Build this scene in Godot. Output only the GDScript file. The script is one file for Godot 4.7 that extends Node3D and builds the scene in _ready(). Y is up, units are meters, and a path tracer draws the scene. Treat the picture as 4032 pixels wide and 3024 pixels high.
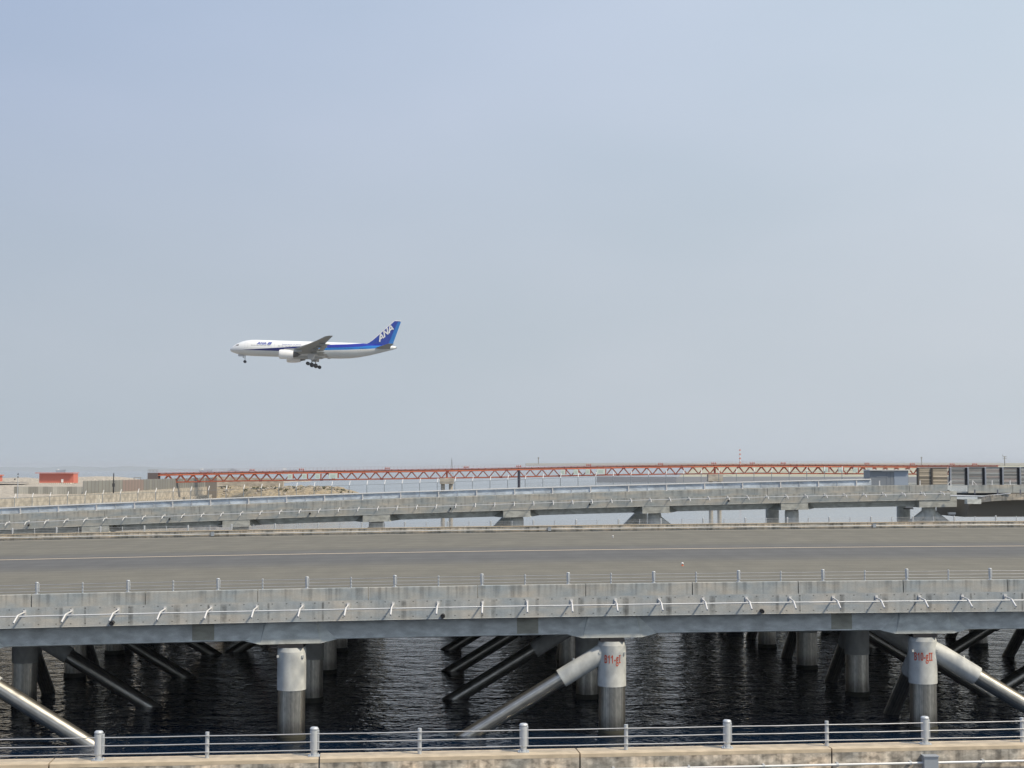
extends Node3D
# Airport taxiway bridges over the sea, an approach light truss behind them and an airliner on final approach.
# x to the right, y up, depth = -z. The camera stands 15.6 m above the water.

const EYE := 15.6
const WIRE := 12
var rng := RandomNumberGenerator.new()
var names := {}
var M := {}

# ------------------------------------------------------------------ helpers
func P(x: float, y: float, d: float) -> Vector3:
	return Vector3(x, y, -d)

func lin(r: float, g: float, b: float) -> Color:
	return Color(r, g, b).linear_to_srgb()

func mat(c: Color, rough := 0.7, metal := 0.0) -> StandardMaterial3D:
	var m := StandardMaterial3D.new()
	m.albedo_color = c
	m.roughness = rough
	m.metallic = metal
	return m

func ST() -> SurfaceTool:
	var s := SurfaceTool.new()
	s.begin(Mesh.PRIMITIVE_TRIANGLES)
	s.set_smooth_group(-1)
	return s

func tri(s: SurfaceTool, a: Vector3, b: Vector3, c: Vector3, ua := Vector2.ZERO, ub := Vector2.ZERO, uc := Vector2.ZERO) -> void:
	s.set_uv(ua); s.add_vertex(a)
	s.set_uv(ub); s.add_vertex(b)
	s.set_uv(uc); s.add_vertex(c)

func quad(s: SurfaceTool, a: Vector3, b: Vector3, c: Vector3, d: Vector3, ua := Vector2.ZERO, ub := Vector2.ZERO, uc := Vector2.ZERO, ud := Vector2.ZERO) -> void:
	tri(s, a, b, c, ua, ub, uc)
	tri(s, a, c, d, ua, uc, ud)

func box(s: SurfaceTool, c: Vector3, size: Vector3, b := Basis.IDENTITY) -> void:
	var h := size * 0.5
	var v := []
	for k in 8:
		v.append(c + b * Vector3(h.x if k & 1 else -h.x, h.y if k & 2 else -h.y, h.z if k & 4 else -h.z))
	for f in [[4, 6, 7, 5], [1, 3, 2, 0], [5, 7, 3, 1], [0, 2, 6, 4], [6, 2, 3, 7], [0, 4, 5, 1]]:
		var w := size.x if f[0] != 5 and f[0] != 0 else size.z
		quad(s, v[f[0]], v[f[1]], v[f[2]], v[f[3]], Vector2(0, size.y), Vector2(0, 0), Vector2(w, 0), Vector2(w, size.y))

# a bar with a rectangular section from a to b (w across, h upright)
func bar(s: SurfaceTool, a: Vector3, b: Vector3, w: float, h: float) -> void:
	var x := (b - a).normalized()
	var up := Vector3.UP if absf(x.y) < 0.95 else Vector3.BACK
	var z := x.cross(up).normalized()
	box(s, (a + b) * 0.5, Vector3((b - a).length(), h, w), Basis(x, z.cross(x).normalized(), z))

func tube(s: SurfaceTool, a: Vector3, b: Vector3, ra: float, rb := -1.0, n := 12, caps := true) -> void:
	if rb < 0: rb = ra
	var y := (b - a).normalized()
	var ref := Vector3.BACK if absf(y.z) < 0.9 else Vector3.RIGHT
	var x := y.cross(ref).normalized()
	var z := x.cross(y)
	var L := (b - a).length()
	for k in n:
		var t0 := TAU * k / n
		var t1 := TAU * (k + 1) / n
		if k == n - 1: t1 = 0.0
		var d0 := x * cos(t0) + z * sin(t0)
		var d1 := x * cos(t1) + z * sin(t1)
		var u0 := float(k) / n
		var u1 := float(k + 1) / n
		s.set_smooth_group(1)
		quad(s, a + d0 * ra, b + d0 * rb, b + d1 * rb, a + d1 * ra, Vector2(u0, L), Vector2(u0, 0), Vector2(u1, 0), Vector2(u1, L))
		if caps:
			s.set_smooth_group(-1)
			tri(s, b, b + d1 * rb, b + d0 * rb)
			tri(s, a, a + d0 * ra, a + d1 * ra)
	s.set_smooth_group(-1)

# a lathe about a vertical axis, prof = [[r, y], ...]
func lathe(s: SurfaceTool, at: Vector3, prof: Array, n := 16, basis := Basis.IDENTITY) -> void:
	for i in prof.size() - 1:
		s.set_smooth_group(i + 2)
		for k in n:
			var t0 := TAU * k / n
			var t1 := TAU * ((k + 1) % n) / n
			var d0 := Vector3(cos(t0), 0, sin(t0))
			var d1 := Vector3(cos(t1), 0, sin(t1))
			var y0 := Vector3(0, prof[i][1], 0)
			var y1 := Vector3(0, prof[i + 1][1], 0)
			quad(s, at + basis * (d0 * prof[i][0] + y0), at + basis * (d1 * prof[i][0] + y0), at + basis * (d1 * prof[i + 1][0] + y1), at + basis * (d0 * prof[i + 1][0] + y1),
				Vector2(float(k) / n, -prof[i][1]), Vector2(float(k + 1) / n, -prof[i][1]), Vector2(float(k + 1) / n, -prof[i + 1][1]), Vector2(float(k) / n, -prof[i + 1][1]))
	s.set_smooth_group(-1)

# sweeps a closed profile [[n, y], ...] (n towards the viewer, y up from the path) along path points
func sweep(s: SurfaceTool, path: Array, prof: Array, u_at := 0.0, caps := true) -> void:
	var nrm := []
	for i in path.size():
		var t: Vector3 = path[mini(i + 1, path.size() - 1)] - path[maxi(i - 1, 0)]
		t.y = 0
		nrm.append(Vector3(-t.z, 0, t.x).normalized())
	var u := u_at
	var n := prof.size()
	for i in path.size() - 1:
		var L: float = (path[i + 1] - path[i]).length()
		var v := 0.0
		for k in n:
			var p: Array = prof[k]
			var q: Array = prof[(k + 1) % n]
			var e := Vector2(q[0] - p[0], q[1] - p[1]).length()
			var a: Vector3 = path[i] + nrm[i] * p[0] + Vector3(0, p[1], 0)
			var b: Vector3 = path[i + 1] + nrm[i + 1] * p[0] + Vector3(0, p[1], 0)
			var c: Vector3 = path[i + 1] + nrm[i + 1] * q[0] + Vector3(0, q[1], 0)
			var d: Vector3 = path[i] + nrm[i] * q[0] + Vector3(0, q[1], 0)
			quad(s, a, b, c, d, Vector2(u, v), Vector2(u + L, v), Vector2(u + L, v + e), Vector2(u, v + e))
			v += e
		u += L
	if caps:
		for e in [0, path.size() - 1]:
			var pts := []
			for p in prof: pts.append(path[e] + nrm[e] * p[0] + Vector3(0, p[1], 0))
			for k in range(1, n - 1):
				if e == 0: tri(s, pts[0], pts[k], pts[k + 1])
				else: tri(s, pts[0], pts[k + 1], pts[k])

func numbered(n: String) -> String:
	names[n] = names.get(n, -1) + 1
	return n if names[n] == 0 else "%s_%03d" % [n, names[n]]

func obj(called: String, s: SurfaceTool, m: Material, parent: Node3D = null) -> MeshInstance3D:
	s.generate_normals()
	return inst(called, s.commit(), m, parent)

func inst(called: String, mesh: Mesh, m: Material, parent: Node3D = null) -> MeshInstance3D:
	var o := MeshInstance3D.new()
	o.mesh = mesh
	o.material_override = m
	if parent == null:
		o.name = numbered(called)
		add_child(o, true)
	else:
		var k := 0
		var nm := called
		while parent.has_node(nm):
			k += 1
			nm = "%s_%03d" % [called, k]
		o.name = nm
		parent.add_child(o, true)
	return o

func tag(o: Node3D, label: String, category: String, group := "", kind := "") -> Node3D:
	o.set_meta("label", label)
	o.set_meta("category", category)
	if group: o.set_meta("group", group)
	if kind: o.set_meta("kind", kind)
	return o

func thing(called: String, label: String, category: String, at := Vector3.ZERO, group := "", turn := 0.0) -> Node3D:
	var o := Node3D.new()
	o.name = numbered(called)
	add_child(o, true)
	o.position = at
	o.rotation.y = turn
	tag(o, label, category, group)
	return o

func struct(called: String, s: SurfaceTool, m: Material, label := "", category := "") -> MeshInstance3D:
	var o := obj(called, s, m)
	o.set_meta("kind", "structure")
	if label: o.set_meta("label", label)
	if category: o.set_meta("category", category)
	return o

# ------------------------------------------------------------------ textures
func noise(seed_: int, freq: float, oct := 4) -> FastNoiseLite:
	var n := FastNoiseLite.new()
	n.seed = seed_
	n.noise_type = FastNoiseLite.TYPE_SIMPLEX_SMOOTH
	n.frequency = freq
	n.fractal_octaves = oct
	return n

func grey_noise(w: int, h: int, seed_: int, freq: float, oct := 4) -> PackedByteArray:
	var im := noise(seed_, freq, oct).get_seamless_image(w, h)
	im.convert(Image.FORMAT_L8)
	return im.get_data()

func tex(im: Image) -> ImageTexture:
	im.generate_mipmaps()
	return ImageTexture.create_from_image(im)

# weathered concrete: blotches, streaks that run down, drips from the top edge, tie holes
func concrete_image(w: int, h: int, base: Color, seed_: int, blotch: float, streak: float, drip: float, holes: Array, pitch: int, marks := []) -> ImageTexture:
	var a := grey_noise(w, h, seed_, 0.012, 5)
	var b := grey_noise(w, h, seed_ + 1, 0.05, 4)
	var fine := grey_noise(w, h, seed_ + 2, 0.3, 2)
	var c1 := noise(seed_ + 3, 0.045, 3)
	var c2 := noise(seed_ + 4, 0.11, 2)
	var data := PackedByteArray()
	data.resize(w * h * 3)
	var top := PackedFloat32Array()
	var run := PackedFloat32Array()
	var extra := PackedFloat32Array()
	extra.resize(w)
	var er := RandomNumberGenerator.new()
	er.seed = seed_
	for m in marks:
		var wide := er.randi_range(1, 4)
		var deep := er.randf_range(0.04, 0.34)
		for k in range(-wide, wide + 1): extra[posmod(int(m * w) + k, w)] = deep * (1.0 - absf(k) / (wide + 1.0) * 0.5)
	for x in w:
		var fade := minf(1.0, minf(x, w - x) / 24.0)
		top.append(clampf(c2.get_noise_1d(x) * 1.6 + 0.25, 0, 1) * fade)
		run.append(0.8 * (clampf(c1.get_noise_1d(x * 0.8 + 99) * 2.2 - 0.25, 0, 1) - 0.6 * clampf(c2.get_noise_1d(x * 1.3 + 700) * 2.4 - 0.6, 0, 1)) * fade)
	for y in h:
		var fy := float(y) / h
		for x in w:
			var i := y * w + x
			var v := 1.0 + blotch * (a[i] / 255.0 - 0.5) * 1.3 + blotch * 0.7 * (b[i] / 255.0 - 0.5) + 0.12 * (fine[i] / 255.0 - 0.5)
			v -= drip * top[x] * clampf(1.0 - fy / (0.12 + 0.45 * top[x]), 0, 1)
			v -= streak * run[x] * clampf(b[i] / 150.0, 0.2, 1.2) * smoothstep(0.0, 0.2, fy)
			v -= extra[x] * (1.0 - smoothstep(0.5 + extra[x], 1.1, fy)) * smoothstep(0.0, 0.12, fy) * clampf(b[i] / 140.0, 0.4, 1.2)
			if w == 1024 and h > 64 and seed_ == 21:
				v += 0.09 * smoothstep(138.0, 160.0, b[i]) - 0.12 * smoothstep(96.0, 74.0, b[i]) * a[i] / 128.0
			if x % 46 == 7: v *= 0.955
			var warm := 0.05 * (a[i] / 255.0 - 0.5) * 2.0
			data[i * 3] = int(clampf(base.r * v * (1 + warm), 0, 1) * 255)
			data[i * 3 + 1] = int(clampf(base.g * v, 0, 1) * 255)
			data[i * 3 + 2] = int(clampf(base.b * v * (1 - warm), 0, 1) * 255)
	if pitch > 0:
		for hy in holes:
			for hx in range(pitch / 2, w, pitch):
				for dy in range(-1, 2):
					for dx in range(-1, 1):
						var i2 := (int(hy * h) + dy) * w + hx + dx
						for k in 3: data[i2 * 3 + k] = int(data[i2 * 3 + k] * 0.62)
	return tex(Image.create_from_data(w, h, false, Image.FORMAT_RGB8, data))

func surface_image(w: int, h: int, base: Color, seed_: int, f1: float, f2: float, amount: float) -> ImageTexture:
	var a := grey_noise(w, h, seed_, f1, 5)
	var b := grey_noise(w, h, seed_ + 7, f2, 2)
	var data := PackedByteArray()
	data.resize(w * h * 3)
	for i in w * h:
		var v := 1.0 + amount * (a[i] / 255.0 - 0.5) * 1.6 + amount * 0.6 * (b[i] / 255.0 - 0.5)
		data[i * 3] = int(clampf(base.r * v, 0, 1) * 255)
		data[i * 3 + 1] = int(clampf(base.g * v, 0, 1) * 255)
		data[i * 3 + 2] = int(clampf(base.b * v, 0, 1) * 255)
	return tex(Image.create_from_data(w, h, false, Image.FORMAT_RGB8, data))

# the deck: tyre and sealer bands that run along the taxiway (v across the deck, 0 at the near edge)
func asphalt_image() -> ImageTexture:
	var w := 512
	var h := 512
	var a := grey_noise(w, h, 50, 0.02, 5)
	var b := grey_noise(w, h, 51, 0.35, 2)
	var n1 := noise(52, 0.03, 4)
	var data := PackedByteArray()
	data.resize(w * h * 3)
	for y in h:
		var f := float(y) / h
		var lane := n1.get_noise_1d(y * 3.0) * 0.10 - 0.07 * clampf(n1.get_noise_1d(y * 11.0 + 400.0) * 2.5 - 0.4, 0, 1)
		var mid := exp(-pow((f - 0.50) / 0.13, 4.0))
		var c := Color(0.42, 0.41, 0.372).lerp(Color(0.352, 0.354, 0.352), mid)
		for x in w:
			var i := y * w + x
			var v := 1.0 + lane * (0.7 + 0.6 * a[i] / 255.0) + 0.10 * (a[i] / 255.0 - 0.5) + 0.10 * (b[i] / 255.0 - 0.5)
			data[i * 3] = int(clampf(c.r * v, 0, 1) * 255)
			data[i * 3 + 1] = int(clampf(c.g * v, 0, 1) * 255)
			data[i * 3 + 2] = int(clampf(c.b * v, 0, 1) * 255)
	return tex(Image.create_from_data(w, h, false, Image.FORMAT_RGB8, data))

func water_normal(side: int, seed_: int, strength: float) -> ImageTexture:
	var big := noise(seed_, 0.011, 2).get_seamless_image(side, side)
	var mid := noise(seed_ + 1, 0.035, 3).get_seamless_image(side, side)
	big.convert(Image.FORMAT_L8)
	mid.convert(Image.FORMAT_L8)
	var a := big.get_data()
	var b := mid.get_data()
	for i in a.size():
		var m := 1.0 - absf(b[i] / 127.5 - 1.0)   # sharper crests
		a[i] = int(a[i] * 0.55 + 255.0 * (m * m) * 0.2 + b[i] * 0.22)
	var im := Image.create_from_data(side, side, false, Image.FORMAT_L8, a)
	im.convert(Image.FORMAT_RGBA8)
	im.bump_map_to_normal_map(strength)
	return tex(im)

func sky_image() -> Image:
	var w := 1024
	var h := 512
	var im := Image.create_empty(w, h, false, Image.FORMAT_RGBF)
	var n := noise(7, 1.1, 4)
	for y in h:
		var el := (0.5 - (y + 0.5) / h) * 180.0
		for x in w:
			var az := ((x + 0.5) / w) * TAU      # 0 ahead, positive to the right
			var dir := Vector3(sin(az) * cos(deg_to_rad(el)), sin(deg_to_rad(el)), -cos(az) * cos(deg_to_rad(el)))
			var side := clampf(0.5 + sin(az) * 1.58, -0.6, 2.0)     # brighter towards the sun side
			var low := Color(0.464, 0.526, 0.593).lerp(Color(0.575, 0.625, 0.680), side)
			var high := Color(0.405, 0.496, 0.672).lerp(Color(0.580, 0.668, 0.780), side)
			var c := low.lerp(high, smoothstep(2.0, 19.0, el))
			c = c.lerp(Color(0.44, 0.54, 0.75), smoothstep(22.0, 90.0, el))
			var cl := n.get_noise_3d(dir.x * 2.2, dir.y * 7.0, dir.z * 2.2) * 0.05
			var k := 1.0 + cl
			if el < 0: k *= 0.95
			im.set_pixel(x, y, Color(c.r * k * (1.0 + cl * 0.5), c.g * k, c.b * k))
	return im

# ------------------------------------------------------------------ where the bridges run
func mid_y(x: float) -> float: return 8.858 + 0.00939 * x - 0.000106 * x * x
func mid_d(x: float) -> float: return 90.05 + 0.0796 * x - 0.000515 * x * x
func mid_near(x: float, up := 0.0, back := 0.0) -> Vector3: return P(x, mid_y(x) + up, mid_d(x) + back)
func mid_far_y(x: float) -> float: return 8.97 + 0.0111 * x - 0.000055 * x * x
func mid_far(x: float, up := 0.0, back := 0.0) -> Vector3: return P(x, mid_far_y(x) + up, 180.2 + 0.05 * x + back)
func near_edge(x: float, up := 0.0, back := 0.0) -> Vector3: return P(x, 8.80 + up, 37.1 + 0.106 * x + back)
func far_y(x: float) -> float: return 12.158 + 0.03068 * x - 0.000112 * x * x
func far_edge(x: float, up := 0.0, back := 0.0) -> Vector3: return P(x, far_y(x) + up, 205.0 + back)

func line(f: Callable, x0: float, x1: float, n: int, up := 0.0, back := 0.0) -> Array:
	var r := []
	for i in n + 1: r.append(f.call(lerpf(x0, x1, float(i) / n), up, back))
	return r

# ------------------------------------------------------------------ main
func _ready() -> void:
	rng.seed = 20

	var cam := Camera3D.new()
	cam.position = Vector3(0, EYE, 0)
	cam.rotation_degrees.x = 3.175
	cam.fov = 28.06
	cam.near = 0.5
	cam.far = 30000.0
	add_child(cam)
	cam.make_current()

	var env := Environment.new()
	env.background_mode = Environment.BG_SKY
	var sky := Sky.new()
	var pano := PanoramaSkyMaterial.new()
	pano.panorama = ImageTexture.create_from_image(sky_image())
	sky.sky_material = pano
	env.sky = sky
	env.tonemap_mode = Environment.TONE_MAPPER_LINEAR
	env.tonemap_exposure = 1.0
	env.sdfgi_enabled = true
	env.ssao_enabled = true
	env.ssil_enabled = true
	env.fog_enabled = true
	env.fog_density = 0.00007
	env.fog_light_color = Color(0.93, 0.96, 1.0)
	var we := WorldEnvironment.new()
	we.environment = env
	add_child(we)

	var sun := DirectionalLight3D.new()
	sun.light_energy = 1.3
	sun.light_color = Color(1.0, 0.94, 0.84)
	sun.light_angular_distance = 5.0
	sun.shadow_enabled = true
	add_child(sun)
	# from the right, high, a little behind the camera
	sun.look_at_from_position(Vector3.ZERO, -Vector3(0.55, 0.77, 0.33), Vector3.UP)

	materials()
	sea_and_land()
	near_bridge()
	mid_bridge()
	far_bridge()
	side_bridge()
	piers()
	far_bridge_fittings()
	light_truss()
	shore_things()
	distant_things()
	airliner()

func materials() -> void:
	M.fascia = mat(Color.WHITE, 0.85)
	M.fascia.albedo_texture = concrete_image(1024, 128, Color(0.655, 0.668, 0.664), 11, 0.09, 0.10, 0.19, [0.42, 0.58, 0.86], 20)
	M.fascia.uv1_scale = Vector3(1.0 / 40.0, 1.0 / 1.95, 1)
	var under := []
	for k in 16: under.append_array([(k + 0.78) / 16.0, (k + 0.25 + 0.3 * sin(k * 5.0)) / 16.0] if k % 3 == 0 else [(k + 0.76) / 16.0])
	M.fascia_low = mat(Color.WHITE, 0.85)
	M.fascia_low.albedo_texture = concrete_image(1024, 64, Color(0.668, 0.682, 0.682), 15, 0.11, 0.10, 0.04, [0.1, 0.82], 20, under)
	M.fascia_low.uv1_scale = Vector3(1.0 / 41.36, 1.0 / 1.2, 1)
	M.near_wall = mat(Color.WHITE, 0.85)
	M.near_wall.albedo_texture = concrete_image(1024, 128, Color(0.70, 0.668, 0.62), 21, 0.40, 0.18, 0.18, [], 0)
	M.near_wall.uv1_scale = Vector3(1.0 / 20.0, 1.0 / 1.6, 1)
	M.near_top = mat(Color.WHITE, 0.85)
	M.near_top.albedo_texture = surface_image(512, 512, Color(0.73, 0.675, 0.59), 24, 0.02, 0.3, 0.14)
	M.near_top.uv1_triplanar = true
	M.near_top.uv1_world_triplanar = true
	M.near_top.uv1_scale = Vector3(0.2, 0.4, 0.2)
	M.far_wall = mat(Color.WHITE, 0.85)
	M.far_wall.albedo_texture = concrete_image(1024, 64, Color(0.64, 0.62, 0.58), 31, 0.30, 0.32, 0.3, [], 0)
	M.far_wall.uv1_scale = Vector3(1.0 / 36.0, 1.0 / 0.8, 1)
	M.far_fascia = mat(Color.WHITE, 0.85)
	M.far_fascia.albedo_texture = concrete_image(1024, 128, Color(0.645, 0.65, 0.635), 41, 0.12, 0.06, 0.16, [], 0)
	M.far_fascia.uv1_scale = Vector3(1.0 / 60.0, 1.0 / 2.05, 1)
	M.girder = mat(Color.WHITE, 0.8)
	M.girder.albedo_texture = surface_image(512, 512, Color(0.785, 0.80, 0.80), 61, 0.012, 0.2, 0.2)
	M.girder.uv1_triplanar = true
	M.girder.uv1_world_triplanar = true
	M.girder.uv1_scale = Vector3(0.12, 0.22, 0.12)
	M.block = M.girder.duplicate()
	M.block.albedo_color = Color(1.0, 1.0, 0.98)
	M.girder.albedo_color = Color(0.98, 0.98, 0.97)
	M.block.uv1_offset = Vector3(0.3, 0.1, 0.7)
	M.far_block = M.girder.duplicate()
	M.far_block.albedo_color = Color(0.86, 0.85, 0.82)
	M.patch = M.girder.duplicate()
	M.patch.albedo_color = Color(0.78, 0.76, 0.70)
	M.underside_shade = mat(lin(0.022, 0.027, 0.032), 0.9)  # near black, the shade below the decks is put into the colour
	M.joint = mat(lin(0.04, 0.04, 0.04), 0.9)
	M.asphalt = mat(Color.WHITE, 0.88)
	M.asphalt.albedo_texture = asphalt_image()
	M.asphalt.uv1_scale = Vector3(1.0 / 30.0, 1, 1)
	M.yellow = mat(lin(0.66, 0.54, 0.40), 0.8)
	M.white_paint = mat(lin(0.7, 0.68, 0.62), 0.8)
	M.galv = mat(lin(0.52, 0.55, 0.58), 0.5, 0.35)
	M.galv.roughness = 0.5
	M.cable = mat(lin(0.50, 0.51, 0.53), 0.45, 0.5)
	M.pipe = mat(lin(0.68, 0.70, 0.72), 0.4, 0.2)
	M.hook = mat(lin(0.66, 0.66, 0.66), 0.45, 0.1)
	M.dark = mat(lin(0.03, 0.03, 0.035), 0.8)
	M.sleeve = mat(Color.WHITE, 0.6)
	M.sleeve.albedo_texture = surface_image(256, 256, Color(0.765, 0.775, 0.765), 71, 0.02, 0.3, 0.12)
	M.sleeve.uv1_triplanar = true
	M.sleeve.uv1_world_triplanar = true
	M.sleeve.uv1_scale = Vector3(0.3, 0.2, 0.3)
	M.pile = mat(Color.WHITE, 0.33, 0.9)
	M.pile.albedo_texture = pile_image()
	M.pile.uv1_scale = Vector3(2, 1.0 / 7.0, 1)
	M.brace = mat(Color.WHITE, 0.33, 0.88)
	M.brace.albedo_texture = pile_image(0.0)
	M.brace.uv1_scale = Vector3(1, 1.0 / 13.0, 1)
	M.red_letter = mat(lin(0.55, 0.10, 0.05), 0.7)
	M.rail_white = mat(lin(0.80, 0.80, 0.80), 0.5)
	M.barrier_blue = mat(Color.WHITE, 0.5)
	M.barrier_blue.albedo_texture = surface_image(256, 128, Color(0.75, 0.79, 0.83), 81, 0.02, 0.1, 0.2)
	M.barrier_blue.uv1_triplanar = true
	M.barrier_blue.uv1_world_triplanar = true
	M.barrier_blue.uv1_scale = Vector3(0.07, 0.3, 0.07)
	M.red = mat(lin(0.64, 0.165, 0.08), 0.5)
	M.red_dark = mat(lin(0.36, 0.065, 0.04), 0.6)
	M.red_pale = mat(lin(0.74, 0.33, 0.20), 0.6)
	M.shed_red = mat(lin(0.55, 0.155, 0.105), 0.55)
	M.cabinet = mat(lin(0.62, 0.70, 0.64), 0.5)
	M.grey_blue = mat(lin(0.30, 0.33, 0.38), 0.6)
	M.blue_door = mat(lin(0.29, 0.345, 0.43), 0.6)
	M.tan = mat(Color.WHITE, 0.9)
	M.tan.albedo_texture = surface_image(256, 256, Color(0.68, 0.65, 0.60), 91, 0.02, 0.2, 0.2)
	M.tan.uv1_triplanar = true
	M.tan.uv1_world_triplanar = true
	M.tan.uv1_scale = Vector3(0.05, 0.1, 0.05)
	M.sand = mat(Color.WHITE, 0.95)
	M.sand.albedo_texture = surface_image(512, 512, Color(0.65, 0.62, 0.57), 95, 0.03, 0.2, 0.35)
	M.sand.uv1_triplanar = true
	M.sand.uv1_world_triplanar = true
	M.sand.uv1_scale = Vector3(0.03, 0.06, 0.03)
	M.sheet = mat(lin(0.26, 0.25, 0.23), 0.8)

# stained steel cladding: streaks along the pile, a rusty and weedy band at the water
func pile_image(tide := 0.22) -> ImageTexture:
	var w := 256
	var h := 256
	var n := noise(73, 0.06, 4)
	var b := grey_noise(w, h, 74, 0.05, 4)
	var data := PackedByteArray()
	data.resize(w * h * 3)
	for x in w:
		var s := n.get_noise_1d(x) * 0.15 * minf(1.0, minf(x, w - x) / 10.0)
		for y in h:
			var f := float(y) / h
			var i := y * w + x
			var v := 0.70 + s - tide * smoothstep(0.80, 0.93, f + 0.12 * (b[i] / 255.0 - 0.5)) + 0.16 * (b[i] / 255.0 - 0.5)
			data[i * 3] = int(clampf(v * 1.0, 0, 1) * 255)
			data[i * 3 + 1] = int(clampf(v * 0.98, 0, 1) * 255)
			data[i * 3 + 2] = int(clampf(v * 0.93, 0, 1) * 255)
	return tex(Image.create_from_data(w, h, false, Image.FORMAT_RGB8, data))

# ------------------------------------------------------------------ sea and land
func sea_and_land() -> void:
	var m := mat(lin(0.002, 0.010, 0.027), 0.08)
	m.metallic_specular = 0.38
	m.normal_enabled = true
	m.normal_texture = water_normal(1024, 5, 6.0)
	m.normal_scale = 1.0
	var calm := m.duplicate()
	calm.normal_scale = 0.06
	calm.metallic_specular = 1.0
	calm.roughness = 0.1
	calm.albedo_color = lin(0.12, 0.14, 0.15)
	var s := ST()
	var cells := [-12000.0, -600.0, 600.0, 12000.0]
	var rows := [60.0, 0.0, -90.0, -188.0, -420.0, -2000.0, -22000.0]
	for part in 2:
		s = ST()
		for i in 3:
			for j in (range(0, 3) if part == 0 else range(3, 6)):
				var a := Vector3(cells[i], 0, rows[j])
				var b := Vector3(cells[i + 1], 0, rows[j])
				var c := Vector3(cells[i + 1], 0, rows[j + 1])
				var d := Vector3(cells[i], 0, rows[j + 1])
				var uv := func(v: Vector3) -> Vector2: return Vector2((v.x + 0.12 * v.z) / 52.0, (v.z - 0.05 * v.x) / 30.0)
				quad(s, a, d, c, b, uv.call(a), uv.call(d), uv.call(c), uv.call(b))
		s.generate_normals()
		s.generate_tangents()
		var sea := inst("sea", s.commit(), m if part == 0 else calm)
		sea.set_meta("kind", "structure")
		sea.set_meta("label", ["dark rippled sea water below the taxiway bridge", "pale calm sea beyond the bridges out to the horizon"][part])

	# the reclaimed ground on the left
	s = ST()
	var g := PackedVector3Array()
	var nx := 80
	var nz := 40
	var nn := noise(301, 0.02, 4)
	for j in nz + 1:
		for i in nx + 1:
			var x := lerpf(-700, -124, float(i) / nx)
			var d := lerpf(330, 960, float(j) / nz)
			var y := 8.4 + nn.get_noise_2d(x, d) * 0.7
			# low mound of earth beside and behind the red shed
			var mound := smoothstep(-196.0, -214.0, x) * smoothstep(790.0, 835.0, d)
			y += (1.0 - smoothstep(850.0, 885.0, d)) * mound * (2.6 + nn.get_noise_2d(x * 3.0, d * 2.0) * 1.6)
			if j == 0: y = -1.0
			g.append(P(x, y, d))
	for j in nz:
		for i in nx:
			var k := j * (nx + 1) + i
			s.set_smooth_group(1)
			quad(s, g[k], g[k + nx + 1], g[k + nx + 2], g[k + 1])
	struct("land", s, M.sand, "sandy reclaimed ground with a low earth mound behind the red shed", "ground")

	s = ST()
	sweep(s, [P(-330, 9.55, 700), P(-226, 9.5, 712)], [[4, 0], [4, 0.03], [-22, 0.03], [-22, 0]])
	struct("road", s, mat(lin(0.07, 0.07, 0.075), 0.9), "dark service road on the ground left of the red shed", "road")
	# the rubble bank that runs out below the truss
	s = ST()
	var pts := []
	for j in 15:
		for i in 61:
			var x := lerpf(-126, -44, i / 60.0)
			var d := lerpf(606, 690, j / 14.0)
			var along := 1.0 - smoothstep(-82.0, -46.0, x)
			var crest := 8.3 * along * smoothstep(606.0, 640.0, d)
			crest = maxf(crest - 0.5 + nn.get_noise_2d(x * 6.0, d * 5.0) * 1.1 * (0.3 + along), -0.8)
			pts.append(P(x, crest, d))
	for j in 14:
		for i in 60:
			var k := j * 61 + i
			quad(s, pts[k], pts[k + 61], pts[k + 62], pts[k + 1])
	M.bank = M.sand.duplicate()
	M.bank.albedo_color = Color(0.86, 0.83, 0.76)
	struct("rubble_shore", s, M.bank, "bank of earth and rubble tapering into the sea below the truss", "shore")

	# stones and weeds on the bank
	var rocks := ST()
	var weeds := ST()
	for k in 620:
		var x := rng.randf_range(-122, -52)
		var d := rng.randf_range(612, 668)
		var along := 1.0 - smoothstep(-82.0, -46.0, x)
		var y := 8.3 * along * smoothstep(606.0, 640.0, d) - 0.5
		if y < -0.3: continue
		if rng.randf() < 0.72 or d < 632:
			var r := rng.randf_range(0.25, 0.8)
			var bb := Basis(Vector3(rng.randf() - 0.5, 1, rng.randf() - 0.5).normalized(), rng.randf() * TAU)
			lathe(rocks, P(x, y - r * 0.2, d), [[0.01, r * 0.75], [r * 0.7, r * 0.5], [r, 0], [r * 0.6, -r * 0.5]], 6, bb)
		else:
			for q in 7:
				var a := rng.randf() * TAU
				var L := rng.randf_range(0.5, 1.3)
				var o := P(x + rng.randf_range(-0.8, 0.8), y - 0.3, d)
				var tip := o + Vector3(cos(a) * 0.5, L, sin(a) * 0.5)
				tri(weeds, o + Vector3(-0.16, 0, 0), tip, o + Vector3(0.16, 0, 0))
				tri(weeds, o + Vector3(0, L * 0.5, 0.1), tip + Vector3(0.3, -0.3, 0), o + Vector3(0.3, L * 0.3, 0))
	var ro := obj("rubble", rocks, mat(lin(0.36, 0.32, 0.27), 0.95))
	tag(ro, "pale rubble stones strewn over the bank below the truss", "rubble", "", "stuff")
	var wo := obj("weeds", weeds, mat(lin(0.09, 0.095, 0.045), 0.9))
	tag(wo, "low brown green weeds along the top of the rubble bank", "weeds", "", "stuff")

	# the far runway island on the right
	s = ST()
	var plat := [[6, 0], [6, 3.2], [-60, 3.2], [-60, 0]]
	sweep(s, [P(18, 20.2, 2000), P(900, 20.6, 2000)], plat)
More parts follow.
